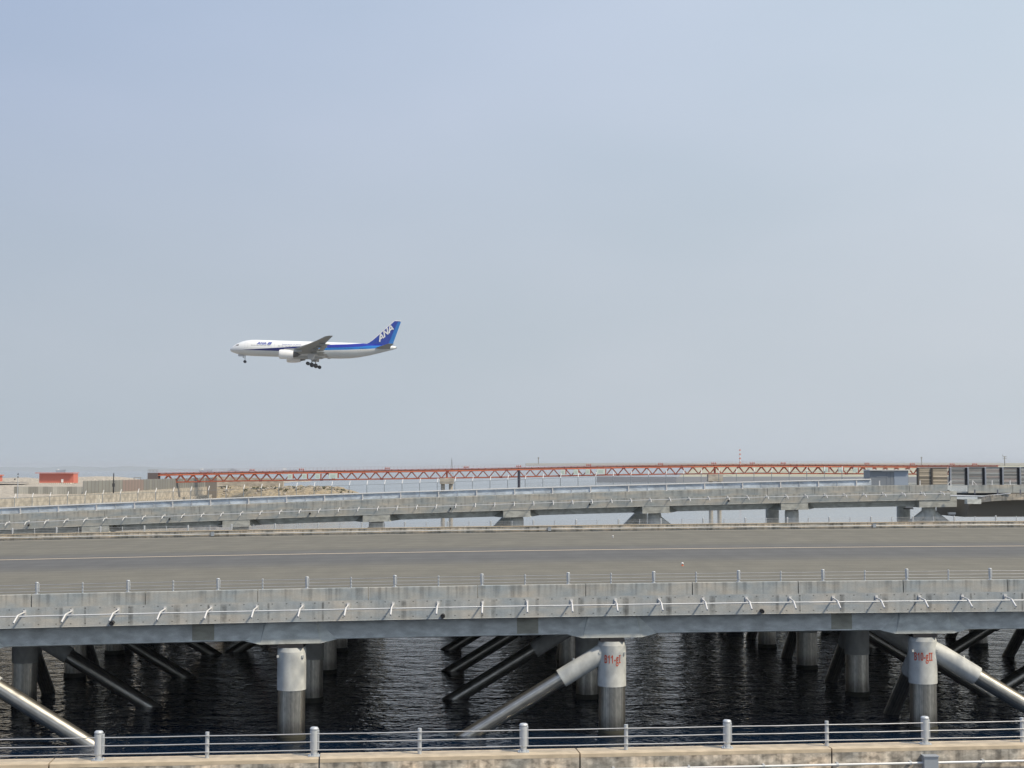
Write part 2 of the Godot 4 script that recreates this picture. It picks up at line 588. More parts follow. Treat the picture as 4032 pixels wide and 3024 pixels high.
	struct("runway_platform", s, mat(lin(0.52, 0.52, 0.48), 0.9), "pale far runway edge just above the right half of the truss", "ground")
	s = ST()
	quad(s, P(205, 4.5, 1925), P(240, 20.1, 1993), P(1100, 20.5, 1993), P(1100, 4.5, 1925))
	struct("grass_bank", s, mat(lin(0.36, 0.36, 0.28), 0.95), "dull green grass slope of the far runway island behind the truss", "land")
	s = ST()
	sweep(s, [P(108, 0, 1960), P(205, 0, 1924), P(1100, 0, 1920)], [[0, 6], [-6, 6.4], [-6, -1], [2, -1]])
	struct("sea_wall", s, mat(lin(0.22, 0.23, 0.25), 0.9), "dark far sea wall along the foot of the grass slope", "wall")
	# low hills far across the bay
	s = ST()
	var hn := noise(404, 0.0022, 4)
	var n2 := 120
	for k in n2:
		var x0 := lerpf(-6800, -2600, float(k) / n2)
		var x1 := lerpf(-6800, -2600, float(k + 1) / n2)
		var h0 := 16 + 46 * clampf(0.55 + hn.get_noise_1d(x0 * 0.5) * 1.2, 0, 1.3) * (1.0 - smoothstep(-4100.0, -2700.0, x0) * 0.8)
		var h1 := 16 + 46 * clampf(0.55 + hn.get_noise_1d(x1 * 0.5) * 1.2, 0, 1.3) * (1.0 - smoothstep(-4100.0, -2700.0, x1) * 0.8)
		quad(s, P(x0, -2, 14000), P(x0, h0, 14300), P(x1, h1, 14300), P(x1, -2, 14000))
		quad(s, P(x0, h0, 14300), P(x0, -2, 14800), P(x1, -2, 14800), P(x1, h1, 14300))
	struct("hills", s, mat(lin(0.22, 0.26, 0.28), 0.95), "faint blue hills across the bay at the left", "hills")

# ------------------------------------------------------------------ rails and barriers
func cable_barrier(label: String, f: Callable, x_first: float, step: float, count: int, back: float, detail: bool) -> void:
	var t := thing("cable_barrier", label, "barrier")
	var big: Mesh
	var small: Mesh
	var s := ST()
	var n := 16 if detail else 8
	lathe(s, Vector3.ZERO, [[0.001, 0.02], [0.19, 0.02], [0.19, 0.0]], 4 if detail else 4, Basis(Vector3.UP, PI / 4))
	lathe(s, Vector3.ZERO, [[0.07, 0.01], [0.075, 0.10], [0.098, 0.15], [0.102, 0.60], [0.085, 0.605], [0.085, 0.62], [0.104, 0.625], [0.104, 0.65], [0.08, 0.68], [0.001, 0.685]], n)
	box(s, Vector3(0.10, 0.37, -0.02), Vector3(0.022, 0.46, 0.16))
	if detail:
		for a in 4:
			tube(s, Vector3(0.082 * (1 if a & 1 else -1), 0.0, 0.082 * (1 if a & 2 else -1)), Vector3(0.082 * (1 if a & 1 else -1), 0.06, 0.082 * (1 if a & 2 else -1)), 0.014, -1, 6)
		for hgt in [0.15, 0.34, 0.53]:
			box(s, Vector3(0.0, hgt, 0.094), Vector3(0.03, 0.045, 0.02))
	s.generate_normals()
	big = s.commit()
	s = ST()
	tube(s, Vector3(0, -0.02, 0), Vector3(0, 0.61, 0), 0.048, -1, n)
	for hgt in [0.15, 0.34, 0.53]:
		box(s, Vector3(0, hgt, 0.04), Vector3(0.03, 0.03, 0.02))
	s.generate_normals()
	small = s.commit()
	var marks := []
	for k in count * 2:
		var x := x_first + step * 0.5 * k
		var at: Vector3 = f.call(x, 0.0, back)
		var o := inst("post" if k % 2 == 0 else "thin_post", big if k % 2 == 0 else small, M.galv, t)
		o.position = at
		o.rotation.y = rng.randf_range(-0.05, 0.05)
		marks.append(at)
	for hgt in [0.15, 0.34, 0.53]:
		s = ST()
		for k in marks.size() - 1:
			var a: Vector3 = marks[k] + Vector3(0, hgt, 0.062)
			var b: Vector3 = marks[k + 1] + Vector3(0, hgt, 0.062)
			var c := (a + b) * 0.5 - Vector3(0, 0.006, 0)
			var r := 0.0125
			tube(s, a, c, r, -1, 6, false)
			tube(s, c, b, r, -1, 6, false)
		obj("cable", s, M.cable, t)

func joints(f: Callable, xs: Array, prof: Array, m: Material, t: Node3D, called: String, gap: float, top_m: Material = null) -> void:
	for k in xs.size() - 1:
		var s := ST()
		sweep(s, line(f, xs[k] + gap * 0.5, xs[k + 1] - gap * 0.5, 3), prof, xs[k] + 100.0)
		obj(called, s, m, t)

func near_bridge() -> void:
	var t := thing("near_bridge", "weathered concrete bridge edge along the bottom of the photo with sunlit top", "bridge")
	var xs := []
	var x := -4.54 - 6.17 * 5
	while x < 42.0:
		xs.append(x)
		x += 6.17
	# parapet pieces: stained face towards the viewer, a plain coping that the sun lights
	joints(near_edge, xs, [[0.0, -0.10], [0.0, -1.55], [-0.70, -1.55], [-0.70, -0.10]], M.near_wall, t, "parapet_panel", 0.035)
	joints(near_edge, xs, [[0.0, -0.015], [0.004, -0.10], [-0.706, -0.10], [-0.70, -0.015], [-0.685, 0.0], [-0.015, 0.0]], M.near_top, t, "coping", 0.035)
	var s := ST()
	sweep(s, line(near_edge, -60, 60, 6), [[75, -1.0], [75, -2.6], [-0.66, -2.6], [-0.66, -1.56], [0.003, -1.56], [0.003, -1.0]])
	obj("deck", s, M.asphalt_near, t) if M.has("asphalt_near") else obj("deck", s, mat(lin(0.16, 0.155, 0.145), 0.9), t)
	cable_barrier("galvanised three cable barrier on the nearest parapet at the bottom", near_edge, -9.58 - 25.0, 4.98, 15, 0.33, true)
	# pipe on the inner face
	var r := thing("pipe_run", "grey steel pipe along the nearest parapet face at the bottom right", "pipe")
	s = ST()
	var pts := line(near_edge, -40, 46, 30, -0.375, -0.11)
	for k in pts.size() - 1: tube(s, pts[k], pts[k + 1], 0.030, -1, 10, false)
	obj("pipe", s, M.pipe, r)
	x = -36.0
	while x < 44.0:
		s = ST()
		var a := near_edge(x, -0.375, -0.11)
		box(s, a + Vector3(0, 0.0, -0.055), Vector3(0.05, 0.10, 0.11))
		tube(s, a + Vector3(-0.028, 0, 0), a + Vector3(0.028, 0, 0), 0.038, -1, 10)
		obj("clamp", s, M.galv, r)
		x += 1.83
	s = ST()
	var bx := near_edge(10.22, -0.42, -0.16)
	box(s, bx, Vector3(0.34, 0.44, 0.26))
	box(s, bx + Vector3(0, 0.232, 0.01), Vector3(0.37, 0.02, 0.30))
	obj("junction_box", s, mat(lin(0.36, 0.40, 0.45), 0.45, 0.3), r)

# ------------------------------------------------------------------ the taxiway bridge in the middle
func haunch(parent: Node3D, f: Callable, xc: float, half: float, y_top: float, y_bot: float, front: float, back: float, y_back: float, run: float, m: Material, slope := 0.8) -> void:
	# a block under the fascia whose sides run back and up into the girder
	var s := ST()
	var c: Vector3 = f.call(xc, 0.0, 0.0)
	var tx: Vector3 = (f.call(xc + 1.0, 0.0, 0.0) - c)
	var q := func(dx: float, y: float, b: float) -> Vector3: return c + tx * dx + Vector3(0, y, -b)
	var top_run := run * 0.12
	var a1: Vector3 = q.call(-half * slope, y_top, front)
	var a2: Vector3 = q.call(half * slope, y_top, front)
	var a3: Vector3 = q.call(half, y_bot, front)
	var a4: Vector3 = q.call(-half, y_bot, front)
	var r1: Vector3 = q.call(half * slope + top_run, y_top, back)
	var r2: Vector3 = q.call(half + run, y_back, back)
	var l1: Vector3 = q.call(-half * slope - top_run, y_top, back)
	var l2: Vector3 = q.call(-half - run, y_back, back)
	var d3: Vector3 = q.call(half, y_bot, front + 60.0)
	var d4: Vector3 = q.call(-half, y_bot, front + 60.0)
	quad(s, a4, a1, a2, a3)
	tri(s, a3, a2, r1)
	tri(s, a3, r1, r2)
	tri(s, a4, l1, a1)
	tri(s, a4, l2, l1)
	quad(s, a4, a3, q.call(half, y_bot, front + 2.4), q.call(-half, y_bot, front + 2.4))
	tri(s, a3, r2, q.call(half, y_bot, front + 2.4))
	tri(s, a4, q.call(-half, y_bot, front + 2.4), l2)
	obj("haunch", s, m, parent)

func bracket_pipe(label: String, f: Callable, x0: float, x1: float, step: float, up: float, out: float) -> void:
	var r := thing("pipe_run", label, "pipe")
	var s := ST()
	var pts := line(f, x0, x1, 60, up - 0.10, -1.2)
	for k in pts.size() - 1: tube(s, pts[k], pts[k + 1], 0.036, -1, 8, false)
	obj("pipe", s, M.pipe, r)
	s = ST()
	# an arm that leans out from the wall, carries the pipe at its knee and drops in front of it
	box(s, Vector3(0, 0.0, 0.03), Vector3(0.16, 0.30, 0.06))
	tube(s, Vector3(0, 0.03, 0.03), Vector3(0, -0.04, 1.25), 0.046, -1, 8)
	tube(s, Vector3(0, -0.04, 1.22), Vector3(0, -0.40, 2.0), 0.052, -1, 8)
	s.generate_normals()
	var mesh := s.commit()
	var x := x0 + step
	while x < x1 - 0.5:
		var o := inst("bracket", mesh, M.hook, r)
		o.position = f.call(x, up, 0.0)
		o.rotation.z = rng.randf_range(-0.03, 0.03)
		x += step

func drain(t: Node3D, at: Vector3) -> void:
	var s := ST()
	tube(s, at, at + Vector3(0, -0.04, 0.32), 0.12, -1, 12, false)
	tube(s, at + Vector3(0, 0, 0.01), at + Vector3(0, -0.04, 0.30), 0.10, -1, 12, true)
	obj("drain_pipe", s, M.dark, t)

func mid_bridge() -> void:
	var t := thing("taxiway_bridge", "wide concrete taxiway bridge crossing the middle of the photo on steel piers", "bridge")
	var X0 := -108.0
	var X1 := 76.0
	var s := ST()
	# deck surface, ruled between the two edges
	var n := 48
	var rows := 10
	for i in n:
		for j in rows:
			var xa := lerpf(X0, X1, float(i) / n)
			var xb := lerpf(X0, X1, float(i + 1) / n)
			var fa := float(j) / rows
			var fb := float(j + 1) / rows
			quad(s, mid_near(xa, -0.78, 0.30).lerp(mid_far(xa, -0.74), fa), mid_near(xa, -0.78, 0.30).lerp(mid_far(xa, -0.74), fb),
				mid_near(xb, -0.78, 0.30).lerp(mid_far(xb, -0.74), fb), mid_near(xb, -0.78, 0.30).lerp(mid_far(xb, -0.74), fa),
				Vector2(xa, fa), Vector2(xa, fb), Vector2(xb, fb), Vector2(xb, fa))
	obj("deck", s, M.asphalt, t)
	# centre line and its darker sealed edge, edge stripe at the far side
	var strip := func(f0: float, w: float, lift: float) -> SurfaceTool:
		var q := ST()
		for i in n:
			var xa := lerpf(X0, X1, float(i) / n)
			var xb := lerpf(X0, X1, float(i + 1) / n)
			var pa := mid_near(xa, -0.78, 0.30).lerp(mid_far(xa, -0.74), f0) + Vector3(0, lift, 0)
			var pb := mid_near(xb, -0.78, 0.30).lerp(mid_far(xb, -0.74), f0) + Vector3(0, lift, 0)
			quad(q, pa, pa + Vector3(0, 0, -w), pb + Vector3(0, 0, -w), pb)
		return q
	obj("sealed_strip", strip.call(0.553, 1.3, 0.004), mat(lin(0.135, 0.13, 0.125), 0.85), t)
	obj("centre_line", strip.call(0.56, 0.55, 0.008), M.yellow, t)
	obj("edge_strip", strip.call(0.985, 1.0, 0.004), mat(lin(0.30, 0.29, 0.26), 0.85), t)
	# near edge: panels with open joints, the lower beam, the girder behind it
	var xs := []
	var x := -27.2 - 6.3 * 13
	while x < 80.0:
		xs.append(x)
		x += 6.3
	joints(mid_near, xs, [[0.0, -0.02], [0.0, -0.72], [-0.32, -0.72], [-0.32, -0.02], [-0.30, 0.0], [-0.02, 0.0]], M.fascia, t, "parapet_panel", 0.06)
	s = ST()
	sweep(s, line(mid_near, X0, X1, 40), [[0.0, 0.0], [0.0, -1.14], [0.015, -1.16], [-0.03, -1.18], [-2.6, -1.18], [-2.6, -0.2], [-0.32, -0.06], [-0.32, 0.0]].map(func(p): return [p[0], p[1] - 0.72]))
	obj("edge_beam", s, M.fascia_low, t) if M.has("fascia_low") else obj("edge_beam", s, M.fascia, t)
	s = ST()
	sweep(s, line(mid_near, X0, X1, 40), [[-0.75, -1.90], [-0.75, -2.93], [-0.70, -2.96], [-0.75, -3.0], [-2.4, -3.0], [-2.4, -1.90]])
	obj("girder", s, M.girder, t)
	# slab and cross girders below, the far side
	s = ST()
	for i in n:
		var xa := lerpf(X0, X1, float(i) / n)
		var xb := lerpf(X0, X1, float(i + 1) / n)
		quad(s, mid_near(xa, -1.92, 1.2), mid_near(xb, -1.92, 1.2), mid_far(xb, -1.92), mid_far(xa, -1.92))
	obj("slab", s, M.underside_shade, t)
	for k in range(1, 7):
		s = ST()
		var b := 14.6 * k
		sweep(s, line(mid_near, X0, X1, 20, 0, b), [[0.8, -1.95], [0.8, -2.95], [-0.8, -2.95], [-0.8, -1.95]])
		obj("inner_girder", s, M.underside_shade, t)
	s = ST()
	sweep(s, line(mid_far, X0, X1, 40), [[0.0, 0.0], [0.0, -0.73], [-0.1, -1.9], [-0.45, -1.9], [-0.45, 0.0]])
	obj("far_parapet", s, M.far_wall, t)
	s = ST()
	sweep(s, line(mid_far, X0, X1, 40), [[0.05, 0.012], [0.05, -0.06], [-0.46, -0.06], [-0.46, 0.012]])
	obj("far_coping", s, M.near_top, t)
	for xc in [-50.3, -31.5, -12.8, 5.9, 24.6, 43.4]:
		haunch(t, mid_near, xc, 1.75, -1.905, -3.2, 0.56, 0.76, -2.99, 0.95, M.block)
		s = ST()
		sweep(s, line(mid_near, xc - 4.3 - 1.25, xc - 4.3, 1), [[-0.738, -1.93], [-0.738, -2.90], [-0.78, -2.90], [-0.78, -1.93]])
		obj("patch_panel", s, M.patch, t)
		drain(t, mid_near(xc - 9.9, -1.68, 0.0))
	cable_barrier("three cable barrier on the near edge of the wide taxiway bridge", mid_near, -26.95 - 5.04 * 15, 5.04, 35, 0.16, false)
	cable_barrier("three cable barrier on the far edge of the wide taxiway bridge", mid_far, -102.5, 5.0, 35, 0.22, false)
	bracket_pipe("white pipe on hooked brackets along the taxiway bridge side", mid_near, -27.55 - 2.585 * 30, 74, 2.585, -1.02, 0.10)
	# pipe and boxes along the far parapet
	var r := thing("pipe_run", "thin pipe with junction boxes along the far parapet of the taxiway", "pipe")
	s = ST()
	var pts := line(mid_far, X0, X1, 60, -0.40, -0.12)
	for k in pts.size() - 1: tube(s, pts[k], pts[k + 1], 0.045, -1, 6, false)
	obj("pipe", s, M.pipe, r)
	for bx in [-73.0, -34.6, 4.4, 42.8]:
		s = ST()
		box(s, mid_far(bx, -0.40, -0.2), Vector3(0.36, 0.42, 0.24))
		box(s, mid_far(bx, -0.17, -0.2), Vector3(0.42, 0.03, 0.28))
		obj("junction_box", s, mat(lin(0.36, 0.40, 0.45), 0.45, 0.3), r)
	# small lights on the deck
	for L in [[13.0, 117.6, 0.26, "small red and white marker light on the deck nearer the cable barrier"], [10.8, 165.0, 0.2, "small pale marker light on the deck near the far parapet"]]:
		var f: float = (L[1] - mid_d(L[0])) / (180.2 + 0.05 * L[0] - mid_d(L[0]))
		var at := mid_near(L[0], -0.78, 0.3).lerp(mid_far(L[0], -0.74), f)
		var o := thing("marker_light", L[3], "light", at, "marker lights on the deck")
		s = ST()
		lathe(s, Vector3.ZERO, [[0.10, 0.0], [0.10, 0.03], [0.05, 0.05], [0.05, L[2] * 0.6]], 10)
		obj("base", s, M.red if L[2] > 0.25 else M.galv, o)
		s = ST()
		lathe(s, Vector3.ZERO, [[0.09, L[2] * 0.6], [0.10, L[2] * 0.85], [0.05, L[2]], [0.001, L[2] * 1.04]], 10)
		obj("lens", s, M.rail_white, o)

# ------------------------------------------------------------------ piers
func pier(label: String, at: Vector3, y_top: float, r: float, braces: Array, group: String, sleeve_bottom: float, letters := "") -> void:
	var t := thing("bridge_pier", label, "pier", at, group)
	var s := ST()
	lathe(s, Vector3.ZERO, [[r * 0.93, y_top], [r, y_top - 0.25], [r, sleeve_bottom], [r * 0.9, sleeve_bottom]], 28)
	for a in [-1, 1]:
		box(s, Vector3(r * 0.86 * a, sleeve_bottom + 1.95, r * 0.62), Vector3(0.12, 0.14, 0.14))
	obj("sleeve", s, M.sleeve, t)
	s = ST()
	box(s, Vector3(0, y_top + 0.09, 0), Vector3(r * 1.7, 0.18, r * 1.6))
	obj("bearing", s, M.dark, t)  # dark plate colour stands in for the shaded gap under the girder
	s = ST()
	lathe(s, Vector3.ZERO, [[r * 0.94, sleeve_bottom + 0.02], [r * 0.94, 0.55]], 28)
	lathe(s, Vector3.ZERO, [[r * 0.955, 0.55], [r * 0.955, -2.0]], 28)
	obj("pile", s, M.pile, t)
	# marine growth at the waterline
	s = ST()
	lathe(s, Vector3.ZERO, [[r * 0.96, 0.32], [r * 1.0, 0.18], [r * 1.01, -0.5]], 28)
	obj("waterline_band", s, mat(lin(0.035, 0.035, 0.025), 0.9), t)
	for b in braces:
		var dir: Vector3 = b
		var a := Vector3(0, y_top - 0.40, 0)
		var foot := a + dir * ((a.y + 1.6) / -dir.y)
		var cut := a + dir * ((a.y - sleeve_bottom - 0.42) / -dir.y)
		s = ST()
		tube(s, a, cut, 0.56, 0.56, 24, true)
		tube(s, cut - dir.normalized() * 0.85 + Vector3(0, 0.55, 0), cut - dir.normalized() * 0.85 + Vector3(0, 0.75, 0), 0.07, -1, 8)
		var bs := obj("brace", s, M.sleeve, t)
		s = ST()
		tube(s, cut, foot, 0.47, 0.47, 24, false)
		obj("brace_pile", s, M.brace, bs)
	if letters:
		var tm := TextMesh.new()
		var f := SystemFont.new()
		f.font_names = PackedStringArray(["Droid Sans"])
		f.font_weight = 700
		tm.font = f
		tm.text = letters
		tm.font_size = 64
		tm.pixel_size = 0.0104
		tm.depth = 0.0
		tm.curve_step = 2.0
		var turned := atan2(-at.x, -at.z)    # written on the side that faces the near bridge
		var wrap := func(v: Vector3) -> Vector3:
			var a := v.x * 0.52 / r + turned + 0.05
			return Vector3(sin(a) * (r + 0.006), sleeve_bottom + 1.62 + v.y, cos(a) * (r + 0.006))
		mapped("letters", tm, wrap, M.red_letter, t)

# bends a flat TextMesh onto a surface
func mapped(called: String, tm: Mesh, f: Callable, m: Material, parent: Node3D) -> void:
	for k in tm.get_surface_count():
		var arr := tm.surface_get_arrays(k)
		var v: PackedVector3Array = arr[Mesh.ARRAY_VERTEX]
		var idx = arr[Mesh.ARRAY_INDEX]
		var s := ST()
		if idx == null or idx.size() == 0:
			idx = range(v.size())
		for i in range(0, idx.size(), 3):
			var a: Vector3 = v[idx[i]]
			var b: Vector3 = v[idx[i + 1]]
			var c: Vector3 = v[idx[i + 2]]
			tri(s, f.call(a), f.call(b), f.call(c))
		obj(called, s, m, parent)

func piers() -> void:
	var lines := [-31.5, -12.8, 5.9, 24.6, 43.4]
	var what := ["the pier line at the left edge of the photo", "the pier line behind the plain front pier", "the pier line behind the pier lettered B11-gI", "the pier line behind the pier lettered B10-gII", "the pier line at the right edge of the photo"]
	var nth := ["front", "second", "third", "fourth", "fifth", "sixth", "rearmost"]
	for l in 5:
		for row in 7:
			var x: float = lines[l] - 0.05 * 14.6 * row
			var d := mid_d(lines[l]) + 1.12 + 14.4 * row
			var top := mid_y(lines[l]) - (3.42 if row == 0 else 3.0)
			var br := []
			if l == 0: br = [Vector3(0.855, -0.52, 0.02)]
			if l == 1 and row > 2: br = [Vector3(-0.855, -0.52, 0.02), Vector3(-0.04, -0.62, -0.78)]
			if l == 2: br = [Vector3(-0.855, -0.52, 0.02)]
			if l == 3: br = [Vector3(0.855, -0.52, 0.02)]
			if l == 4 and row > 0: br = [Vector3(-0.05, -0.62, -0.78)]
			if (l == 3 or l == 0) and row < 6: br.append(Vector3(-0.04, -0.62, -0.78))
			if l == 4 and row > 0: br.append(Vector3(-0.855, -0.52, 0.02))
			if l == 2 and row > 0 and row < 6: br.append(Vector3(-0.04, -0.62, -0.78))
			var label: String = "steel clad pier, %s in %s" % [nth[row], what[l]]
			var letters := ""
			if row == 0:
				label = ["front pier with a long slanting brace at the left edge", "plain round front pier without brace or letters", "front pier lettered B11-gI in red with a brace slanting left", "front pier lettered B10-gII in red with a brace slanting right", "front pier just outside the right edge of the photo"][l]
				letters = ["", "", "B11-gI", "B10-gII", ""][l]
			if row == 0 and l == 4: continue
			pier(label, P(x, 0, d), top, 0.84, br, "piers below the wide taxiway bridge", 2.85, letters)
	# piers of the bridge behind
	var k := 0
	for xc in [-55.4, -36.7, -18.05, 0.64, 19.15, 37.6, 56.0]:
		for row in 2:
			var br := []
			if row == 0 and k in [4, 6]: br = [Vector3(0.79, -0.61, 0)]
			if row == 1 and k in [3, 4]: br = [Vector3(-0.7, -0.71, 0)]
			if row == 0 and k in [2, 6]: br.append(Vector3(-0.79, -0.61, 0))
			var where: String = ["far left", "left of the truss abutment", "left of centre", "at the centre", "right of centre", "left of the grey shed", "at the right end of the bridge"][k]
			pier("%s pier of the rear bridge, %s" % ["pale front" if row == 0 else "shaded back", where], P(xc - 1.1 * row, 0, 207.2 + 9.0 * row), far_y(xc) - (3.05 if row == 0 else 2.7), 0.93, br, "piers below the rear bridge", 4.0)
		k += 1

# ------------------------------------------------------------------ the bridge behind
func far_bridge() -> void:
	var t := thing("rear_bridge", "concrete bridge with blue barrier rising to the right behind the taxiway bridge", "bridge")
	var xs := []
	var x := -117.2
	while x < 59.5:
		xs.append(x)
		x += 6.3
	xs[xs.size() - 1] = 58.0
	joints(far_edge, xs, [[0.0, -0.02], [0.0, -0.85], [-0.35, -0.85], [-0.35, 0.0], [-0.02, 0.0]], M.far_fascia, t, "parapet_panel", 0.05)
	var s := ST()
	sweep(s, line(far_edge, -117.2, 58.4, 60), [[0.0, -0.85], [0.0, -1.96], [0.03, -2.0], [-2.6, -2.0], [-9.0, -2.0], [-11.3, -2.0], [-11.3, 0.0], [-10.95, 0.0], [-10.95, -0.9], [-0.36, -0.86]])
	obj("deck", s, M.far_fascia, t)
	s = ST()
	sweep(s, line(far_edge, -117.2, 58.0, 60), [[-2.3, -2.0], [-2.3, -2.85], [-9.0, -2.85], [-9.0, -2.0]])
	obj("girder", s, M.girder, t)
	for xc in [-73.9, -55.4, -36.7, -18.05, 0.64, 19.15, 37.6]:
		haunch(t, far_edge, xc, 1.8, -1.99, -2.95, 0.02, 2.31, -2.84, 1.3, M.far_block, 1.0)
		drain(t, far_edge(xc - 8.8, -1.5, 0.0))
	s = ST()
	sweep(s, line(far_edge, 54.2, 59.2, 2), [[-0.06, -2.02], [-0.06, -2.98], [-4.0, -2.98], [-4.0, -2.02]])
	sweep(s, line(far_edge, 58.3, 59.2, 2), [[-0.06, -0.9], [-0.06, -2.02], [-4.0, -2.02], [-4.0, -0.9]])
	obj("end_block", s, M.far_block, t)
	bracket_pipe("white pipe on hooked brackets along the rear bridge side", far_edge, -115.8, 58.0, 2.58, -1.03, 0.12)

func far_bridge_fittings() -> void:
	# barrier of blue panels between white posts, a white top rail
	var t := thing("guard_barrier", "blue panelled guard barrier with white posts and rail on the rear bridge", "barrier")
	var s := ST()
	var post := ST()
	box(post, Vector3(0, 0.42, 0.05), Vector3(0.16, 0.84, 0.02))
	box(post, Vector3(0, 0.42, -0.06), Vector3(0.16, 0.84, 0.02))
	box(post, Vector3(0, 0.42, -0.005), Vector3(0.03, 0.84, 0.09))
	box(post, Vector3(0, 0.012, 0), Vector3(0.3, 0.024, 0.26))
	post.generate_normals()
	var pm := post.commit()
	var thin := ST()
	box(thin, Vector3(0, 0.40, 0.0), Vector3(0.05, 0.80, 0.06))
	box(thin, Vector3(0, 0.012, 0), Vector3(0.14, 0.024, 0.16))
	thin.generate_normals()
	var tm := thin.commit()
	var k := 0
	var x := -117.2 + 1.17
	while x < 47.6:
		if k % 2 == 0:
			inst("post", pm, M.hook, t).position = far_edge(x, 0, 0.14)
		else:
			inst("thin_post", tm, M.galv, t).position = far_edge(x, 0, 0.17)
		s = ST()
		var a := far_edge(x + 0.03, 0, 0.22)
		var b := far_edge(minf(x + 2.5, 47.9), 0, 0.22)
		bar(s, a + Vector3(0, 0.46, 0), b + Vector3(0, 0.46, 0), 0.03, 0.72)
		obj("panel", s, M.barrier_blue, t)
		x += 2.53
		k += 1
	s = ST()
	sweep(s, line(far_edge, -117, 47.8, 50), [[-0.04, 0.97], [-0.04, 0.84], [-0.26, 0.84], [-0.26, 0.97]])
	obj("top_rail", s, M.rail_white, t)
	# tall far side fence, posts coloured dark as backlit, arms white as sunlit
	t = thing("mesh_fence", "tall wire fence with thin posts coloured backlit below and sunlit at the top on the rear bridge", "fence")
	var p := ST()
	tube(p, Vector3(0, -0.9, 0), Vector3(0, 1.75, 0), 0.045, -1, 6)
	p.generate_normals()
	var backlit_post := p.commit()
	p = ST()
	tube(p, Vector3(0, 1.75, 0), Vector3(0.10, 2.35, -0.22), 0.05, -1, 6)
	p.generate_normals()
	var sunlit_arm := p.commit()
	x = -116.7
	while x < 48.0:
		var o := inst("post", backlit_post, mat_fence(), t)
		o.position = far_edge(x, 0.2 - 0.003 * (x + 20.0) + 0.3 * smoothstep(-20.0, 30.0, x), 11.1)
		inst("arm", sunlit_arm, M.rail_white, o)
		x += 2.47
	for h in [0.55, 1.15, 1.74]:
		s = ST()
		var pts := []
		for i in 61:
			var xx := lerpf(-117, 48.0, i / 60.0)
			pts.append(far_edge(xx, h + 0.2 - 0.003 * (xx + 20.0) + 0.3 * smoothstep(-20.0, 30.0, xx), 11.1))
		for i in 60: tube(s, pts[i], pts[i + 1], 0.022 if h > 1.5 else 0.008, -1, 5, false)
		obj("wire", s, mat_fence(), t)
	# equipment shed
	var y0 := far_y(50.8) + 0.01
	var at := P(50.8, y0, 207.6)
	t = thing("equipment_shed", "grey blue equipment shed with white flat roof on the rear bridge", "shed", at)
	s = ST()
	box(s, Vector3(0, 1.0, -1.6), Vector3(5.2, 2.0, 3.6))
	obj("wall", s, mat(lin(0.20, 0.225, 0.26), 0.6), t)
	s = ST()
	box(s, Vector3(0.05, 2.06, -1.5), Vector3(5.5, 0.12, 4.2))
	obj("roof", s, M.rail_white, t)
	s = ST()
	box(s, Vector3(1.62, 0.98, 0.22), Vector3(1.86, 1.92, 0.05))
	obj("door", s, M.blue_door, t)
	s = ST()
	box(s, Vector3(-0.95, 1.12, 0.215), Vector3(1.5, 0.05, 0.05))
	box(s, Vector3(0.05, 1.9, 0.215), Vector3(2.0, 0.1, 0.04))
	obj("trim", s, M.galv, t)
	s = ST()
	for q in 3: box(s, Vector3(-0.35 + 0.55 * q, 0.95, 0.208), Vector3(0.02, 1.8, 0.02))
	obj("seam", s, mat(lin(0.14, 0.16, 0.2), 0.7), t)
	# louvred screens right of it
	var bays := []
	bays.append([54.75, 56.6, true, "cream slatted screen bay beside the grey shed"])
	bays.append([56.6, 58.9, true, "cream slatted screen bay, second from the grey shed"])
	var px := 59.1
	var names_ := ["above the railed gap between bridges", "second bay right of the railed gap", "third bay right of the railed gap", "fourth bay right of the railed gap", "fifth bay right of the railed gap", "sixth bay right of the railed gap", "seventh bay right of the railed gap", "eighth bay right of the railed gap"]
	for q in 8:
		bays.append([px, px + 2.35, false, "grey louvred screen bay, " + names_[q]])
		px += 2.35
	for b in bays:
		var w: float = b[1] - b[0]
		var yb: float = 13.42 + 0.004 * (b[0] - 54.0)
		t = thing("louvre_screen", b[3], "screen", P(b[0], yb, 208.0), "slatted screens on the rear bridge")
		s = ST()
		box(s, Vector3(0.11, 1.2, 0.15), Vector3(0.20, 2.4, 0.32))
		obj("post", s, M.grey_blue if not b[2] else mat(lin(0.10, 0.09, 0.08), 0.8), t)
		var slat := ST()
		var open := 0.30 if not b[2] else 0.04
		box(slat, Vector3((0.22 + w - open) * 0.5, 0, 0), Vector3(w - open - 0.22, 0.10, 0.03), Basis(Vector3.RIGHT, -0.7 if not b[2] else -0.45))
		slat.generate_normals()
		var sm := slat.commit()
		for q in 13:
			var c: Color
			if b[2]: c = lin(0.46, 0.41, 0.33) * rng.randf_range(0.65, 1.15)
			else: c = lin(0.36, 0.40, 0.42).lerp(lin(0.44, 0.34, 0.33), rng.randf() * rng.randf() * 0.7) * rng.randf_range(0.8, 1.12)
			c.a = 1.0
			inst("slat", sm, mat(c, 0.6), t).position = Vector3(0, 0.08 + 0.182 * q, 0.12)
		s = ST()
		box(s, Vector3(w * 0.5, 1.2, -0.35), Vector3(w, 2.4, 0.04))
		obj("backing", s, mat(lin(0.10, 0.11, 0.13), 0.8), t)
		s = ST()
		for q in 13: box(s, Vector3(w - open * 0.5, 0.08 + 0.182 * q, 0.05), Vector3(open, 0.05, 0.3))
		obj("slat_ends", s, M.dark, t)
		s = ST()
		box(s, Vector3(w * 0.5, 2.43, -0.05), Vector3(w, 0.06, 0.5))
		obj("top_cap", s, M.galv, t)
	# brace posts that stand before the screens
	var q2 := 0
